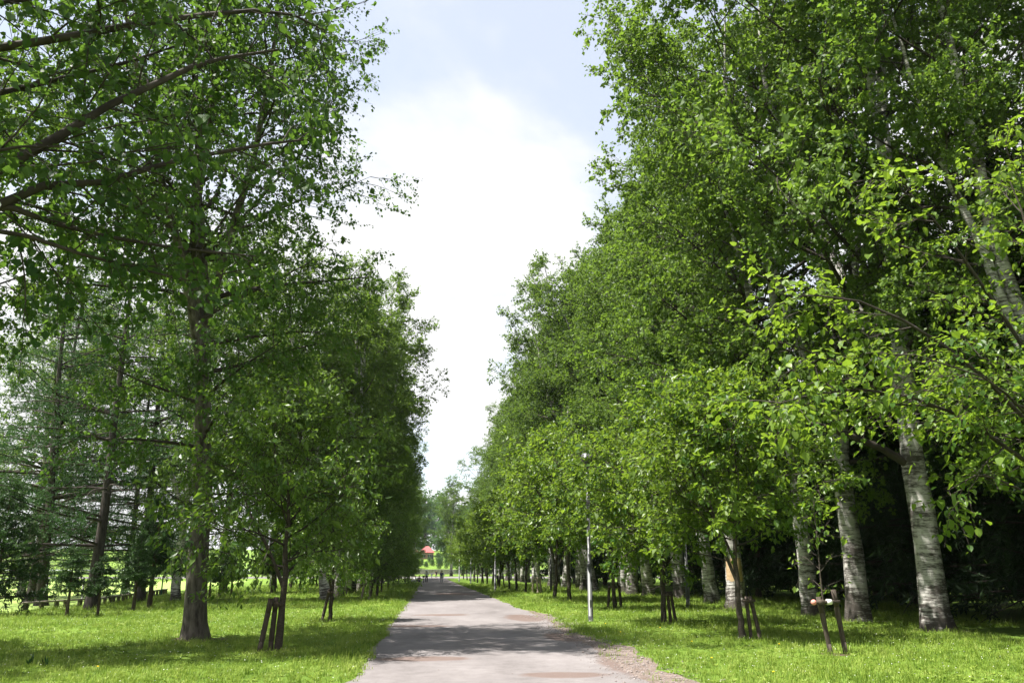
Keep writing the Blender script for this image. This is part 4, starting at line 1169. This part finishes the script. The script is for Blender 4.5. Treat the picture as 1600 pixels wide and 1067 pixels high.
def person(x, y, rz, pose, top, bottom, label, h=1.5, hat=None, bag=False, group="people on the path"):
    o = root("person", (x, y, 0), label, "person", group, (0, 0, rz), h / 1.7)
    if pose == 'sit':
        J = dict(pel=(0, 0, .14), chest=(0, -.03, .52), neck=(0, 0, .68), head=(0, .02, .80), crown=(0, .03, .90),
                 hl=(-.1, 0, .13), kl=(-.16, .40, .40), al=(-.14, .52, .06), fl=(-.14, .66, .04), hr=(.1, 0, .13), kr=(.16, .40, .38), ar=(.14, .55, .06), fr=(.14, .69, .04),
                 sl=(-.19, 0, .61), el=(-.24, .16, .40), wl=(-.14, .36, .44), sr=(.19, 0, .61), er=(.24, .16, .40), wr=(.14, .36, .44))
    else:
        st = 0.16 if pose == 'walk' else (0.10 if pose == 'ride' else 0.05)
        J = dict(pel=(0, 0, .92), chest=(0, .02, 1.25), neck=(0, .02, 1.45), head=(0, .04, 1.56), crown=(0, .04, 1.66),
                 hl=(-.1, 0, .88), kl=(-.11, st + .05, .48), al=(-.1, st, .08), fl=(-.1, st + .15, .04), hr=(.1, 0, .88), kr=(.11, -st * .4 + .05, .48), ar=(.1, -st, .10), fr=(.1, -st + .14, .05),
                 sl=(-.19, .02, 1.38), el=(-.25, -.06, 1.1), wl=(-.24, .12, .88), sr=(.19, .02, 1.38), er=(.25, -.02, 1.1), wr=(.24, .16, .90))
        if pose == 'ride':
            J.update(el=(-.27, .16, 1.12), wl=(-.25, .40, 1.02), er=(.27, .16, 1.12), wr=(.25, .40, 1.02))
    names = list(J)
    ix = {n_: k for k, n_ in enumerate(names)}
    rad = dict(pel=.13, chest=.14, neck=.055, head=.095, crown=.07, hl=.085, kl=.055, al=.038, fl=.03, hr=.085, kr=.055, ar=.038, fr=.03, sl=.062, el=.042, wl=.028, sr=.062, er=.042, wr=.028)
    E_ = [('pel', 'chest'), ('chest', 'neck'), ('neck', 'head'), ('head', 'crown'), ('pel', 'hl'), ('hl', 'kl'), ('kl', 'al'), ('al', 'fl'), ('pel', 'hr'), ('hr', 'kr'), ('kr', 'ar'), ('ar', 'fr'),
          ('chest', 'sl'), ('sl', 'el'), ('el', 'wl'), ('chest', 'sr'), ('sr', 'er'), ('er', 'wr')]
    V = [J[n_] for n_ in names]; ED = [(ix[a], ix[b]) for a, b in E_]; RD = [rad[n_] for n_ in names]
    for w, e in (('wl', 'el'), ('wr', 'er')):           # palms and five fingers
        d = (Vector(J[w]) - Vector(J[e])).normalized()
        sdir = d.cross(Vector((0, 0, 1))).normalized() if abs(d.z) < .95 else Vector((1, 0, 0))
        pm = len(V); V.append(tuple(Vector(J[w]) + d * .06)); RD.append(.03); ED.append((ix[w], pm))
        for q in range(5):
            off = (q - 1.5) * .018 if q < 4 else -.05
            ln = (.075, .085, .08, .065, .05)[q] if q < 4 else .05
            a = Vector(V[pm]) + sdir * off + d * (.03 if q < 4 else .0)
            b = a + d * ln * .55
            c = b + d * ln * .35 + Vector((0, 0, -.02))
            k = len(V)
            V += [tuple(a), tuple(b), tuple(c)]; RD += [.010, .009, .008]
            ED += [(pm, k), (k, k + 1), (k + 1, k + 2)]
    part("body", skin_body("person_body", V, ED, RD, M['skin']), o)
    def shell(nm, sub_e, grow, mat, rootn):
        ns = [];
        for a, b in sub_e:
            for q in (a, b):
                if q not in ns: ns.append(q)
        return part(nm, skin_body("person_" + nm, [J[q] for q in ns], [(ns.index(a), ns.index(b)) for a, b in sub_e], [rad[q] * 1.06 + grow for q in ns], mat, ns.index(rootn)), o)
    J['tl'] = tuple(Vector(J['chest']).lerp(Vector(J['neck']), .45)); rad['tl'] = .085
    shell("shirt", [('pel', 'chest'), ('chest', 'tl'), ('chest', 'sl'), ('sl', 'el'), ('chest', 'sr'), ('sr', 'er')], .018, top, 'pel')
    shell("trousers", [('pel', 'hl'), ('hl', 'kl'), ('kl', 'al'), ('pel', 'hr'), ('hr', 'kr'), ('kr', 'ar')], .014, bottom, 'pel')
    hd = Vector(J['head'])
    def fhair(bm):
        bmesh.ops.create_uvsphere(bm, u_segments=14, v_segments=9, radius=.115, matrix=Matrix.Translation(hd + Vector((0, -.015, .045))) @ Matrix.Diagonal((.92, 1.0, .98, 1)))
        bmesh.ops.delete(bm, geom=[v for v in bm.verts if v.co.z < hd.z - .03 and v.co.y > hd.y - .06 or (v.co.y > hd.y + .05 and v.co.z < hd.z + .06)], context='VERTS')
    part("hair", bm_mesh("person_hair", fhair, [M['hair']], True), o)
    if hat:
        part("hat", bm_mesh("person_hat", lambda bm: add_lathe(bm, [(0.0, .0), (.20, -.01), (.20, .01), (.125, .02), (.12, .09), (.07, .13), (0, .135)], 16, tuple(hd + Vector((0, -.005, .07)))), [hat], True), o)
    if bag:
        def fbag(bm):
            add_box(bm, (-.30, -.05, 1.18), (.16, .34, .34), None, .05)
            add_rod(bm, (-.26, .05, 1.33), (-.17, .02, 1.45), .014); add_rod(bm, (-.26, -.12, 1.33), (-.17, -.02, 1.45), .014)
        part("shoulder_bag", bm_mesh("person_bag", fbag, [M['cloth_white']], True), o)
    return o
person(-0.42, 110.0, math.pi, 'ride', M['cloth_white'], M['cloth_dark'], "person in white top and white hat wheeling a dark bicycle on the path", 1.55, M['cloth_white'])
person(1.46, 107.3, math.pi, 'walk', M['cloth_blue'], M['cloth_grey'], "person in blue jacket with a white shoulder bag walking on the path", 1.5, None, True)
person(0.35, 171.0, 2.9, 'walk', M['cloth_white'], M['cloth_white'], "tiny figure in white at the path end, left of the small group", 1.3)
person(1.25, 173.5, 3.3, 'walk', M['cloth_dark'], M['cloth_dark'], "tiny dark-clad figure at the path end, middle of the small group", 1.5)
person(2.1, 170.0, 3.1, 'walk', M['cloth_pink'], M['cloth_white'], "tiny figure in pink at the path end, right of the small group", 1.2)
person(-2.0, 117.8, 2.2, 'sit', M['cloth_white'], M['cloth_grey'], "person in white seated on grass beside the left path edge", 1.6)
person(-1.45, 118.6, 2.6, 'sit', M['cloth_dark'], M['cloth_dark'], "person in dark clothes seated on grass beside the left path edge", 1.6)
person(-6.9, 100.0, 2.4, 'sit', M['cloth_grey'], M['cloth_grey'], "person in pale grey seated at the foot of the far left birches", 1.6)

bk = root("bicycle", (-0.78, 110.25, 0), "dark bicycle held beside the person in white on the path", "bicycle", None, (0, 0, R(92)), 0.92)
def torus(bm, c, r_, tr_, seg=24):
    vs_ = []
    for k in range(seg):
        a = 2 * math.pi * k / seg
        vs_.append([bm.verts.new((c[0] + (r_ + tr_ * math.cos(b)) * math.cos(a), c[1] + tr_ * math.sin(b), c[2] + (r_ + tr_ * math.cos(b)) * math.sin(a))) for b in (0, 1.57, 3.14, 4.71)])
    for k in range(seg):
        for q in range(4):
            bm.faces.new((vs_[k][q], vs_[(k + 1) % seg][q], vs_[(k + 1) % seg][(q + 1) % 4], vs_[k][(q + 1) % 4]))
for x in (-.52, .52):
    wb = part("wheel", bm_mesh("bicycle_tyre", lambda bm: torus(bm, (0, 0, 0), .31, .022), [M['rubber']], True), bk, (x, 0, .332))
    part("spokes", bm_mesh("bicycle_spokes", lambda bm: [add_rod(bm, (0, 0, 0), (.3 * math.cos(a), 0, .3 * math.sin(a)), .004, seg=4) for a in [k * math.pi / 6 for k in range(12)]], [M['metal_dark']]), wb)
part("frame", bm_mesh("bicycle_frame", lambda bm: [add_rod(bm, a, b, .02) for a, b in [((-.52, 0, .33), (-.1, 0, .30)), ((-.52, 0, .33), (-.2, 0, .75)), ((-.1, 0, .30), (-.22, 0, .85)), ((-.1, 0, .30), (.38, 0, .70)), ((-.2, 0, .72), (.36, 0, .80)), ((.36, 0, .95), (.52, 0, .33))]], [M['metal_dark']], True), bk)
part("handlebar", bm_mesh("bicycle_handlebar", lambda bm: [add_rod(bm, (.33, -.28, 1.0), (.33, .28, 1.0), .015), add_rod(bm, (.35, 0, .93), (.33, 0, 1.0), .015)], [M['metal_dark']], True), bk)
part("saddle", bm_mesh("bicycle_saddle", lambda bm: add_box(bm, (-.24, 0, .89), (.26, .15, .07), None, .03), [M['rubber']], True), bk)
part("basket", bm_mesh("bicycle_basket", lambda bm: add_box(bm, (.56, 0, .84), (.28, .34, .24), None, .02), [M['metal_dark']]), bk)

# ------------------------------------------------------------------ weeds, flowers, gravel, grass
rw = np.random.default_rng(9)
for x, y, lb in [(-6.78, 15.9, "dark upright weed in the bottom left grass, left one of two"), (-6.5, 15.85, "dark upright weed in the bottom left grass, right one of two")]:
    n_ = 9
    a = rw.uniform(0, 6.28, n_)
    ax = np.stack([np.cos(a) * .55, np.sin(a) * .55, np.ones(n_)], -1)
    V, F, m_ = leaf_verts(rw, np.zeros((n_, 3)) + rw.normal(0, .02, (n_, 3)) * [1, 1, 0], ax, np.stack([np.cos(a), np.sin(a), np.full(n_, .2)], -1), rw.uniform(.12, .24, n_), rw.uniform(.04, .07, n_), 'ovate')
    tag(part("weed_plant", mesh_np("weed_plant", V, [(F, 0)], [M['weed']], tint=np.full(len(F), .4)), None, (x, y, 0.0)), lb, "weed", "weeds on the left lawn")

dm_head = bm_mesh("dandelion_head", lambda bm: add_lathe(bm, [(0, 0), (.010, .002), (.019, .008), (.016, .013), (0, .016)], 10), [M['yellow']], True)
dm_stem = bm_mesh("dandelion_stem", lambda bm: add_rod(bm, (0, 0, -.02), (0.01, 0, .13), .003, seg=5), [M['grass']])
for k, (x, y) in enumerate([(7.2, 17.6), (5.15, 12.9), (4.9, 15.0), (5.6, 18.4), (-5.2, 14.6), (4.7, 21.3), (6.1, 22.8), (5.0, 24.6)]):
    o = root("dandelion", (x, y, 0), "yellow dandelion flower dotting the sunlit grass", "flower", "dandelions in the lawn")
    part("stem", dm_stem, o); part("flower_head", dm_head, o, (0.01, 0, .125))

def on_path(x, y):
    return (x > left_edge_np(y) + 0.07) & (x < right_edge_np(y) - 0.03)
_ye = np.array(ys); _le = np.array([left_edge(v) for v in ys]); _re = np.array([right_edge(v) for v in ys])
left_edge_np = lambda y: np.interp(y, _ye, _le)
right_edge_np = lambda y: np.interp(y, _ye, _re)
verge_np = lambda y: np.interp(y, vys, [verge_out(v) for v in vys], left=-9, right=-9)

SOIL = [(-5.45, 21.6, .75), (13.85, 22.8, .8), (13.9, 27.2, .8), (13.8, 30.3, .75), (13.2, 36.6, .8), (14.05, 42.3, .8), (-3.15, 18.5, .35), (7.55, 20.5, .35), (7.95, 16.7, .3), (7.3, 26.5, .35), (5.22, 28, .22), (-14.1, 38, .7), (-3.2, 28.8, .3)]
def f_soil(bm):
    for x, y, r in SOIL:
        c = bm.verts.new((x, y, 0.0045))
        ring = [bm.verts.new((x + r * (1 + .22 * math.sin(3 * a + x) + .12 * math.sin(7 * a + y)) * math.cos(a), y + r * (.9 + .2 * math.sin(2 * a + y)) * math.sin(a), 0.0045)) for a in [k * math.pi / 12 for k in range(24)]]
        for k in range(24): bm.faces.new((c, ring[k], ring[(k + 1) % 24]))
M['soil'] = rough_mat("bare_soil", (0.040, 0.028, 0.018), (0.105, 0.078, 0.052), 6.0, (1, 1, 1), 0.95, 0.8, 0.03)
tag(part("bare_soil", bm_mesh("bare_soil", f_soil, [M['soil']])), kind="structure")
# pebbles on the worn verge and thinly on the path
N = 5200
gy = rw.uniform(11, 32, N)
gx = np.where(rw.uniform(0, 1, N) < 0.93, right_edge_np(gy) + rw.normal(0.28, 0.33, N), rw.uniform(-1.1, 3.4, N))
gs = rw.lognormal(-4.6, 0.45, N) * np.where(gx < right_edge_np(gy) - .6, .5, 1)
octv = np.array([[1, 0, 0], [0, 1, 0], [-1, 0, 0], [0, -1, 0], [0, 0, .75], [0, 0, -.5]])
octf = np.array([[0, 1, 4], [1, 2, 4], [2, 3, 4], [3, 0, 4], [1, 0, 5], [2, 1, 5], [3, 2, 5], [0, 3, 5]])
GV = (octv[None] * rw.uniform(.65, 1.3, (N, 6, 3)) * gs[:, None, None] + np.stack([gx, gy, gs * .3 + .006], -1)[:, None]).reshape(-1, 3)
GF = (np.arange(N)[:, None, None] * 6 + octf[None]).reshape(-1, 3)
tag(part("gravel", mesh_np("gravel", GV, [(GF, 0)], [M['pebble']])), "loose grey pebbles along the worn right edge of the path", "gravel", kind="stuff")

# clover heads
N = 1500
cyy = rw.uniform(11, 34, N) ; cxx = rw.uniform(-12, 12, N)
k = ~on_path(cxx, cyy) & (cxx > verge_np(cyy) + .05) | (cxx < left_edge_np(cyy) - .1)
cxx, cyy = cxx[k], cyy[k]
cs = rw.uniform(.006, .011, len(cxx))
CV = (octv[None] * cs[:, None, None] + np.stack([cxx, cyy, rw.uniform(.06, .13, len(cxx))], -1)[:, None]).reshape(-1, 3)
CF = (np.arange(len(cxx))[:, None, None] * 6 + octf[None]).reshape(-1, 3)
tag(part("clover_flowers", mesh_np("clover_flowers", CV, [(CF, 0)], [M['clover']])), "tiny white clover heads scattered through the lawn", "clover", kind="stuff")

# grass: tufts of bent blades set on points by geometry nodes
tuft_col = bpy.data.collections.new("grass_tufts")
def tuft(nm, seed, nb, h, spread, wid):
    r = np.random.default_rng(seed)
    a = r.uniform(0, 6.28, nb)
    b0 = np.stack([r.normal(0, spread, nb), r.normal(0, spread, nb), np.full(nb, -.01)], -1)
    dirv = np.stack([np.cos(a), np.sin(a), np.zeros(nb)], -1)
    hh = h * r.lognormal(0, .3, nb)
    lean = r.uniform(.15, .9, nb)
    w = np.stack([-np.sin(a), np.cos(a), np.zeros(nb)], -1) * (wid * r.uniform(.7, 1.3, nb))[:, None]
    m1 = b0 + dirv * (hh * lean * .35)[:, None] + np.array([0, 0, 1]) * (hh * .6)[:, None]
    tp = b0 + dirv * (hh * lean)[:, None] + np.array([0, 0, 1]) * (hh * (1 - .3 * lean))[:, None]
    V = np.stack([b0 - w, b0 + w, m1 + w * .8, m1 - w * .8, tp], 1).reshape(-1, 3)
    o5 = np.arange(nb)[:, None] * 5
    me = mesh_np(nm, V, [(o5 + np.array([[0, 1, 2, 3]]), 0), (o5 + np.array([[3, 2, 4]]), 0)], [M['grass']], tint=np.tile(np.clip(r.normal(.5, .22, nb), 0, 1), 2))
    ob = bpy.data.objects.new(nm, me)
    tuft_col.objects.link(ob)
for q in range(4):
    tuft("grass_tuft_%d" % q, 200 + q, 12, (.075, .095, .06, .13)[q], (.05, .045, .06, .035)[q], (.0045, .004, .007, .004)[q])

rz_ = np.random.default_rng(77)
n_ = 9
a = rz_.uniform(0, 6.28, n_)
ax = np.stack([np.cos(a), np.sin(a), rz_.uniform(.25, .9, n_)], -1)
V, F, m_ = leaf_verts(rz_, np.zeros((n_, 3)), ax, np.tile([0, 0, 1.0], (n_, 1)), rz_.uniform(.06, .11, n_), rz_.uniform(.022, .04, n_), 'ovate')
tuft_col.objects.link(bpy.data.objects.new("grass_tuft_4", mesh_np("grass_tuft_4", V, [(F, 0)], [M['grass']], tint=np.full(len(F), .45))))
tuft("grass_tuft_5", 301, 4, .22, .03, .0028)
gp, gs_ = [], []
for (y0, y1, x0, x1, dens, sc) in [(8, 16, -13, 12, 75, 1.0), (16, 24, -15, 14, 55, 1.1), (24, 34, -17, 18, 30, 1.35), (34, 52, -20, 22, 13, 1.8), (52, 100, -17, 14, 4.5, 2.4)]:
    n_ = int((y1 - y0) * (x1 - x0) * dens)
    x = rw.uniform(x0, x1, n_); y = rw.uniform(y0, y1, n_)
    vo = verge_np(y)
    inv = (x > right_edge_np(y) - .1) & (x < vo)
    near_edge = np.minimum(np.abs(x - left_edge_np(y)), np.abs(x - np.maximum(right_edge_np(y), vo)))
    k = ~on_path(x, y) & (~inv | (rw.uniform(0, 1, n_) < .10)) & ~((x < np.interp(y, [37, 43, 61, 100], [-16.3, -15.7, -18.2, -22])) & (y > 36))
    # patchiness
    pn = np.sin(x * .9 + 1.3 * np.sin(y * .35)) * np.sin(y * .7 + x * .3) + rw.normal(0, .5, n_)
    s = sc * (0.85 + 0.22 * pn) * np.where(near_edge < .25, 1.05, 1.0)
    k &= s > sc * .35
    for sx, sy, sr in SOIL:
        k &= ~((np.hypot(x - sx, y - sy) < sr * rw.uniform(.55, 1.15, n_)) & (rw.uniform(0, 1, n_) < .85))
    gp.append(np.stack([x[k], y[k], np.zeros(k.sum())], -1)); gs_.append(s[k])
gp, gs_ = np.concatenate(gp), np.concatenate(gs_)
gm = bpy.data.meshes.new("grass")
gm.vertices.add(len(gp)); gm.vertices.foreach_set("co", gp.astype(np.float32).ravel())
at_ = gm.attributes.new("size", 'FLOAT', 'POINT'); at_.data.foreach_set("value", gs_.astype(np.float32))
at3 = gm.attributes.new("which", 'INT', 'POINT')
wsel = rw.choice(6, len(gp), p=[.25, .25, .17, .13, .16, .04])
wsel = np.where((np.sin(gp[:, 0] * 1.1 + 2 * np.sin(gp[:, 1] * .4)) + np.sin(gp[:, 1] * 1.3 + gp[:, 0] * .5) > 1.0) & (rw.uniform(0, 1, len(gp)) < .55), 4, wsel)
at3.data.foreach_set("value", wsel.astype(np.int32))
at2 = gm.attributes.new("spin", 'FLOAT_VECTOR', 'POINT'); at2.data.foreach_set("vector", np.stack([rw.normal(0, .12, len(gp)), rw.normal(0, .12, len(gp)), rw.uniform(0, 6.28, len(gp))], -1).astype(np.float32).ravel())
grass = part("grass", gm)
tag(grass, "short uneven green lawn grass on both sides of the path", "grass", kind="stuff")
ng = bpy.data.node_groups.new("grass_on_points", 'GeometryNodeTree')
ng.interface.new_socket("Geometry", in_out='INPUT', socket_type='NodeSocketGeometry')
ng.interface.new_socket("Geometry", in_out='OUTPUT', socket_type='NodeSocketGeometry')
gi, go = ng.nodes.new("NodeGroupInput"), ng.nodes.new("NodeGroupOutput")
iop = ng.nodes.new("GeometryNodeInstanceOnPoints")
ci = ng.nodes.new("GeometryNodeCollectionInfo")
ci.inputs["Collection"].default_value = tuft_col
ci.inputs["Separate Children"].default_value = True
ci.inputs["Reset Children"].default_value = True
iop.inputs["Pick Instance"].default_value = True
na = ng.nodes.new("GeometryNodeInputNamedAttribute"); na.data_type = 'FLOAT'; na.inputs["Name"].default_value = "size"
nb_ = ng.nodes.new("GeometryNodeInputNamedAttribute"); nb_.data_type = 'FLOAT_VECTOR'; nb_.inputs["Name"].default_value = "spin"
e2r = ng.nodes.new("FunctionNodeEulerToRotation")
nw = ng.nodes.new("GeometryNodeInputNamedAttribute"); nw.data_type = 'INT'; nw.inputs["Name"].default_value = "which"
L_ = ng.links
L_.new(nw.outputs["Attribute"], iop.inputs["Instance Index"])
L_.new(gi.outputs[0], iop.inputs["Points"]); L_.new(ci.outputs[0], iop.inputs["Instance"])
L_.new(na.outputs["Attribute"], iop.inputs["Scale"]); L_.new(nb_.outputs["Attribute"], e2r.inputs[0]); L_.new(e2r.outputs[0], iop.inputs["Rotation"])
L_.new(iop.outputs[0], go.inputs[0])
gmod = grass.modifiers.new("grass", 'NODES'); gmod.node_group = ng

# ------------------------------------------------------------------ the air: thin summer haze
def haze_mat():
    m, n, l, out = new_mat("summer_haze")
    v = n.new("ShaderNodeVolumePrincipled")
    v.inputs["Color"].default_value = (0.80, 0.88, 0.97, 1)
    v.inputs["Density"].default_value = 0.0001
    v.inputs["Anisotropy"].default_value = 0.2
    l.new(v.outputs[0], out.inputs["Volume"])
    return m
def f_haze(bm):
    add_box(bm, (0, 1600, 26.5), (5200, 4000, 55))
tag(part("haze", bm_mesh("haze", f_haze, [haze_mat()])), "thin bluish summer haze filling the air over the park", "haze", kind="stuff")
